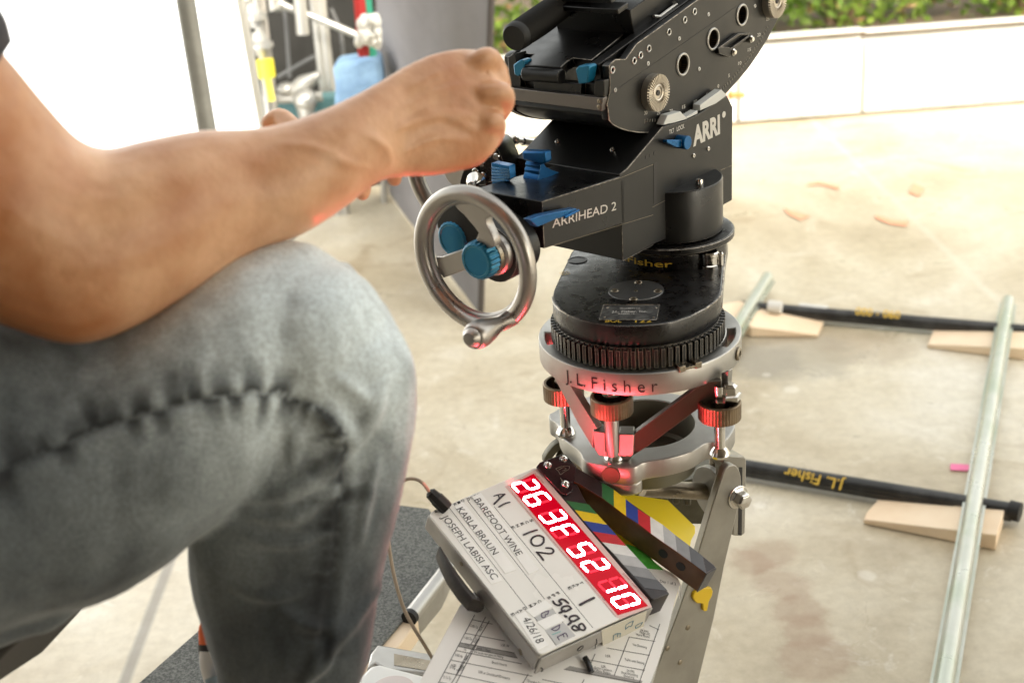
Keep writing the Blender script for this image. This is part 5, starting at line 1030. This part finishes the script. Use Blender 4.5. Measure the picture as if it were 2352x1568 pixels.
# tendons and veins on the back of the hand
def ridge(pts, r):
    P = [atd(x, y, d) for x, y, d in pts]; Q = smoothpts(P, 5, False); body.tube(Q, [max(.0006, r * math.sin(math.pi * (.12 + .76 * i / (len(Q) - 1)))) for i in range(len(Q))], 8)
def bd(x, y):      # depth of the hand's near surface
    pr = np.array([[p[0], p[1], p[2], p[3], p[4], p[5] if len(p) > 5 else .88] for p in arm_p]); xs_ = (pr[:, 0] + pr[:, 2]) / 2
    f = lambda c: np.interp(x, xs_, pr[:, c])
    y0, y1, dp, ra = f(1), f(3), f(4), f(5); h = (y1 - y0) / 2; t = (y - (y0 + y1) / 2) / h; return dp - h * dp / FPX * ra * math.sqrt(max(.0, 1 - t * t))
def rid(pts, r, lift=.35): ridge([(x, y, bd(x, y) + r * lift) for x, y in pts], r)
rid([(920, 255), (980, 225), (1040, 205), (1100, 200), (1140, 205)], .0044)
rid([(905, 300), (960, 275), (1020, 262), (1080, 268), (1125, 280)], .0042)
rid([(930, 215), (980, 185), (1040, 160), (1090, 145)], .0044)
rid([(930, 350), (990, 320), (1050, 318), (1095, 330)], .0030)
rid([(960, 245), (1000, 262), (1045, 278), (1090, 300), (1120, 330)], .0030, .3); rid([(1020, 240), (1060, 222), (1085, 240), (1100, 262)], .0028, .3)
rid([(800, 300), (850, 315), (890, 345), (900, 380)], .0034, .3); rid([(640, 330), (720, 340), (790, 372), (850, 385)], .0032, .3)
# left forearm and hand working behind the right one
body.loft(loft_px([(120, 420, 100, 640, 1.02), (350, 380, 340, 560, 1.05), (560, 330, 560, 480, 1.10), (680, 310, 690, 440, 1.13, .7), (780, 330, 790, 440, 1.15, .5), (850, 350, 850, 440, 1.17, .45)], .85))
chain([(700, 330, 1.13, 26), (668, 292, 1.14, 26), (642, 272, 1.15, 25), (618, 283, 1.15, 20)])      # thumb tip that shows above the forearm
chain([(840, 380, 1.15, 24), (885, 380, 1.12, 23), (903, 398, 1.10, 20), (906, 412, 1.09, 18)])
chain([(800, 400, 1.14, 22), (828, 415, 1.12, 22), (834, 434, 1.10, 19), (832, 446, 1.09, 17)])
chain([(850, 370, 1.17, 22), (900, 350, 1.18, 20), (930, 345, 1.17, 17)]); chain([(850, 400, 1.17, 22), (890, 372, 1.19, 20), (915, 372, 1.18, 17)])
# upper body out of frame, kept simple but continuous
body.loft(loft_px([(-520, -760, -900, -700, .80), (-420, -520, -800, -260, .78), (-330, -200, -650, 60, .75)], .9))
skin_me = fused(body, .0024, 6, .6)
skin = bpy.data.materials.new('skin'); skin.use_nodes = True; t = skin.node_tree; N = t.nodes; L = t.links.new; bs = N['Principled BSDF']
tc = N.new('ShaderNodeTexCoord')
n1 = N.new('ShaderNodeTexNoise'); n1.inputs['Scale'].default_value = 11; n1.inputs['Detail'].default_value = 5; L(tc.outputs['Object'], n1.inputs[0])
r1 = N.new('ShaderNodeValToRGB'); r1.color_ramp.elements[0].position = .35; r1.color_ramp.elements[1].position = .68; r1.color_ramp.elements[0].color = (.43, .165, .06, 1); r1.color_ramp.elements[1].color = (.80, .49, .30, 1); L(n1.outputs[0], r1.inputs[0]); L(r1.outputs[0], bs.inputs['Base Color'])
n2 = N.new('ShaderNodeTexNoise'); n2.inputs['Scale'].default_value = 420; n2.inputs['Detail'].default_value = 3; L(tc.outputs['Object'], n2.inputs[0]); bp_ = N.new('ShaderNodeBump'); bp_.inputs['Strength'].default_value = .25; bp_.inputs['Distance'].default_value = .0008; L(n2.outputs[0], bp_.inputs['Height'])
n3 = N.new('ShaderNodeTexNoise'); n3.inputs['Scale'].default_value = 55; n3.inputs['Detail'].default_value = 4; L(tc.outputs['Object'], n3.inputs[0]); bq_ = N.new('ShaderNodeBump'); bq_.inputs['Strength'].default_value = .45; bq_.inputs['Distance'].default_value = .003; L(n3.outputs[0], bq_.inputs['Height']); L(bq_.outputs[0], bp_.inputs['Normal']); L(bp_.outputs[0], bs.inputs['Normal'])
bs.inputs['Roughness'].default_value = .40; bs.inputs['Subsurface Weight'].default_value = .12; bs.inputs['Subsurface Radius'].default_value = (1, .35, .2); bs.inputs['Subsurface Scale'].default_value = .008
ploc = atz(560, 1500, .3); per = place(skin_me, 'person', skin, None, ploc)
tag(per, 'person in faded blue jeans resting an elbow on one knee, fist by the geared head', 'person')
# sleeve
b = MB(); b.loft(loft_px([(-560, -620, -880, -400, .79), (-300, -330, -700, 60, .745), (-110, -90, -500, 280, .775), (0, 20, -330, 430, .80), (28, 96, -260, 520, .815)], 1.0), cap=True); sl = b.build('shirt_sleeve', mat('dark_grey_cotton', (.045, .042, .05), .9, bump=(400, .4, .001)), per)
# ---- jeans
jn = MB()
jn.loft(loft_px([(-520, 640, -520, 1680, .86), (-250, 655, -260, 1580, .89), (0, 712, 0, 1452, .93), (190, 745, 200, 1398, .945), (330, 695, 350, 1318, .95), (450, 622, 455, 1240, .955), (560, 570, 560, 1162, .96), (640, 555, 650, 1085, .965), (720, 562, 740, 1010, .97), (800, 620, 820, 920, .98, .9), (850, 690, 870, 860, .985, .8)], .80))
jn.loft(loft_px([(560, 640, 800, 600, .985, .8), (500, 690, 895, 715, .98), (462, 800, 946, 815, .97), (450, 920, 957, 905, .975), (440, 1060, 948, 1020, .99), (432, 1200, 918, 1160, 1.0), (430, 1290, 893, 1255, 1.005), (442, 1370, 868, 1370, 1.01), (466, 1450, 858, 1448, 1.01), (492, 1540, 842, 1530, 1.01), (520, 1640, 800, 1640, 1.015), (560, 1780, 760, 1780, 1.02)], .82))
jn.ball(atd(720, 800, .965), (.062, .07, .07), 18)
jn.loft(loft_px([(-500, 1380, -500, 1640, .90), (-60, 1372, -80, 1520, .92), (60, 1376, 40, 1470, .93), (150, 1378, 120, 1450, .935), (225, 1370, 190, 1400, .94)], .9))
jn.loft(loft_px([(-420, 690, -420, 1100, .97), (-200, 700, -220, 1000, 1.0), (-40, 715, -60, 900, 1.02), (30, 730, 20, 860, 1.03)], .9))     # other thigh behind
def jr(pts, r, d=None):
    P = [atd(x, y, z_) for x, y, z_ in pts]; Q = smoothpts(P, 5, False); jn.tube(Q, [max(.0008, r * math.sin(math.pi * (.08 + .84 * i / (len(Q) - 1)))) for i in range(len(Q))], 10)
jme0 = None
jd = lambda x, y, cx, hw, dp, ra: dp - hw * dp / FPX * ra * math.sqrt(max(.02, 1 - ((x - cx) / hw) ** 2))
def shin(x, y):
    ys = [640, 700, 808, 912, 1040, 1180, 1272, 1370, 1449, 1535]; L_ = [560, 500, 462, 440, 434, 430, 430, 442, 466, 492]; R_ = [800, 895, 946, 957, 948, 918, 893, 868, 858, 842]; D_ = [.985, .98, .97, .975, .99, 1.0, 1.005, 1.01, 1.01, 1.01]
    l = np.interp(y, ys, L_); r_ = np.interp(y, ys, R_); return jd(x, y, (l + r_) / 2, (r_ - l) / 2, float(np.interp(y, ys, D_)), .82)
for pts, r_ in (([(560, 1150), (640, 1140), (720, 1100), (790, 1040), (830, 990)], .0060), ([(520, 1200), (600, 1238), (690, 1245), (760, 1215)], .0045), ([(540, 1175), (620, 1190), (700, 1175), (780, 1110)], .005), ([(700, 930), (760, 960), (800, 1010), (840, 990)], .0065),
                ([(900, 830), (870, 900), (840, 980), (815, 1030)], .006), ([(880, 1340), (830, 1400), (770, 1470), (720, 1540), (690, 1580)], .0055), ([(560, 940), (600, 1010), (590, 1080)], .004), ([(650, 930), (680, 1000), (670, 1070)], .004), ([(870, 1040), (840, 1150), (820, 1260)], .004), ([(640, 1400), (720, 1440), (800, 1420)], .003), ([(500, 1330), (600, 1370), (700, 1360)], .003), ([(720, 850), (790, 880), (850, 930), (870, 985)], .0045)):
    jr([(x, y, shin(x, y) + r_ * .3) for x, y in pts], r_ * 1.35)
jme = fused(jn, .0032, 3)
seam_px = kj((0, 835), (150, 775), (300, 705), (430, 660), (560, 620), (700, 588), (800, 572), (880, 565), (950, 568), (1020, 582), (1080, 600), (1130, 625), (1170, 662), (1205, 725), (1195, 800), (1185, 900), (1175, 1020), (1165, 1140), (1145, 1260), (1128, 1380), (1115, 1500))
nv = len(jme.vertices); co = np.zeros(nv * 3); jme.vertices.foreach_get('co', co); co = co.reshape(-1, 3); nrm = np.zeros(nv * 3); jme.vertices.foreach_get('normal', nrm); nrm = nrm.reshape(-1, 3)
from mathutils.bvhtree import BVHTree
bvh = BVHTree.FromPolygons([tuple(c) for c in co], [tuple(p.vertices) for p in jme.polygons])
def hit(x, y):
    d = ray(x, y).normalized(); h = bvh.ray_cast(CAM, d); return h[0]
dense = smoothpts(seam_px, 10, False); SP = [hit(*q) for q in dense]; SP = np.array([tuple(p) for p in SP if p is not None])
seg = SP[1:] - SP[:-1]; sl_ = np.linalg.norm(seg, axis=1); keep = sl_ < .05
cum = np.concatenate([[0], np.cumsum(sl_)])
dist = np.full(nv, 9.); along = np.zeros(nv); side = np.zeros(nv)
for i in range(len(seg)):
    if not keep[i] or sl_[i] < 1e-6: continue
    w_ = co - SP[i]; t = np.clip((w_ @ seg[i]) / (sl_[i] ** 2), 0, 1); q = SP[i] + t[:, None] * seg[i]; d = np.linalg.norm(co - q, axis=1); m_ = d < dist
    dist[m_] = d[m_]; along[m_] = (cum[i] + t * sl_[i])[m_]; sd_ = np.cross(seg[i], co - q) @ np.array(ray(600, 1000)); side[m_] = np.sign(sd_)[m_]
dark = np.zeros(nv); rnd = random.Random(5)
pk_ = []; a0_ = 0
while a0_ < cum[-1]: pk_.append((a0_, rnd.choice((-1, 1)), rnd.uniform(.018, .036), rnd.uniform(.005, .0095), rnd.uniform(.75, 1))); a0_ += rnd.uniform(.007, .014)
for a_, sd_, ln_, wd_, am in pk_:
    off = np.abs(along - a_) / wd_; g_ = np.exp(-off ** 4) * np.clip(1 - np.maximum(dist - .002, 0) / ln_, 0, 1) ** .7 * (dist > .0012) * np.where(side == sd_, 1., .15); dark = np.maximum(dark, g_ * am)
dark = np.clip((dark - .18) * 1.5, 0, 1)
line_ = np.exp(-(dist / .0022) ** 2) * .55
# shape: the seam lies in a shallow groove with puckers beside it
disp_ = -.0009 * np.exp(-(dist / .0025) ** 2) - dark * .0012 + .0012 * np.exp(-((dist - .007) / .004) ** 2)
nz_ = np.array([mnoise.fractal(V(c) * 22, 1.0, 2.0, 4) for c in co]) * .0016
co2 = co + nrm * (disp_ + nz_)[:, None]; jme.vertices.foreach_set('co', co2.reshape(-1)); jme.update()
# wear plus light from above painted in: pale thigh top and knee, dark below
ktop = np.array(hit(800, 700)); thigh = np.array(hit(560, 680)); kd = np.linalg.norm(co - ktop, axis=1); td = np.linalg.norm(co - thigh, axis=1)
fade_and_light = np.exp(-(kd / .12) ** 2) * .9 + .5 * np.exp(-(td / .11) ** 2) + .09
nf = np.array([mnoise.fractal(V(c) * 9, 1.0, 2.0, 3) for c in co]); nf2 = np.array([mnoise.fractal(V((c[0] * 60, c[1] * 60, c[2] * 25)), 1.0, 2.0, 3) for c in co]); fade_and_light = np.clip(fade_and_light * (1 + nf * .5 + nf2 * .35) + nf * .08, 0, 1)
cA_ = np.array([.022, .028, .035]); cB_ = np.array([.70, .79, .84]); cols = cA_ + (cB_ - cA_) * fade_and_light[:, None]
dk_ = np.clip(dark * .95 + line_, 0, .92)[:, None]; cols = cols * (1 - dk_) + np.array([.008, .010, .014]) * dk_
ca = jme.color_attributes.new('wear_and_light', 'FLOAT_COLOR', 'POINT'); ca.data.foreach_set('color', np.concatenate([cols, np.ones((nv, 1))], axis=1).reshape(-1))
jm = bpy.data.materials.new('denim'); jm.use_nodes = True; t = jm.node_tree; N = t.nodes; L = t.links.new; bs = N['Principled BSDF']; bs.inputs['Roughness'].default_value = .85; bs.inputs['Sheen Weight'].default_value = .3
at = N.new('ShaderNodeAttribute'); at.attribute_name = 'wear_and_light'; tc = N.new('ShaderNodeTexCoord'); n1 = N.new('ShaderNodeTexNoise'); n1.inputs['Scale'].default_value = 380; n1.inputs['Detail'].default_value = 3; L(tc.outputs['Object'], n1.inputs[0])
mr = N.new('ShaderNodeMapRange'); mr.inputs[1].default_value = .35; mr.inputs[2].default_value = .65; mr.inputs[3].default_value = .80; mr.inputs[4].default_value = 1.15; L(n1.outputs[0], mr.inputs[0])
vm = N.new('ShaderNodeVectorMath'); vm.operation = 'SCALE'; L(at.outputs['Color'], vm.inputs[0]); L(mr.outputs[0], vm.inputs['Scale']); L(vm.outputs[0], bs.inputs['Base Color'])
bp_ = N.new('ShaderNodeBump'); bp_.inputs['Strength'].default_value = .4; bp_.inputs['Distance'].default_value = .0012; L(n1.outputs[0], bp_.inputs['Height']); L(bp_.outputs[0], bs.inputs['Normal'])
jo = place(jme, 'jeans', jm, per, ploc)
# shoe behind the shin and dark seat corner
b = MB(); b.loft(loft_px([(455, 1470, 520, 1470, 1.16, .8), (456, 1500, 540, 1490, 1.165, .8), (468, 1530, 560, 1530, 1.17, .8)], .8)); so_ = b.build('shoe', mat('dark_shoe', (.03, .025, .025), .6), per)
b = MB(); b.loft(loft_px([(462, 1425, 520, 1430, 1.15, .8), (456, 1445, 520, 1450, 1.155, .8), (457, 1480, 530, 1480, 1.158, .82)], .8)); b.build('shoe_collar', mat('orange_knit', (.75, .13, .03), .8), so_)
b = MB(); b.loft(loft_px([(458, 1495, 560, 1500, 1.155, .9), (460, 1535, 560, 1535, 1.16, .9), (480, 1600, 580, 1590, 1.17, .9)], .8)); b.build('shoe_sole', mat('white_rubber', (.62, .58, .56), .6), so_)
b = MB(); b.loft(loft_px([(470, 1560, 520, 1540, 1.14, .9), (478, 1600, 540, 1600, 1.145, .9), (500, 1680, 560, 1680, 1.15, .9)], .8)); b.build('trouser_cuff', mat('pale_denim', (.26, .33, .40), .85, bump=(300, .4, .001)), per)
sb = MB(); sb.prism([atd(x, y, .96) for x, y in [(-400, 1480), (60, 1458), (10, 1500), (-120, 1640), (-400, 1700)]], Fv * .2); se_ = sb.build('seat', mat('black_seat_vinyl', (.015, .013, .012), .6), bev=.01, bseg=3); tag(se_, 'corner of a black seat under the person at the left edge', 'seat')
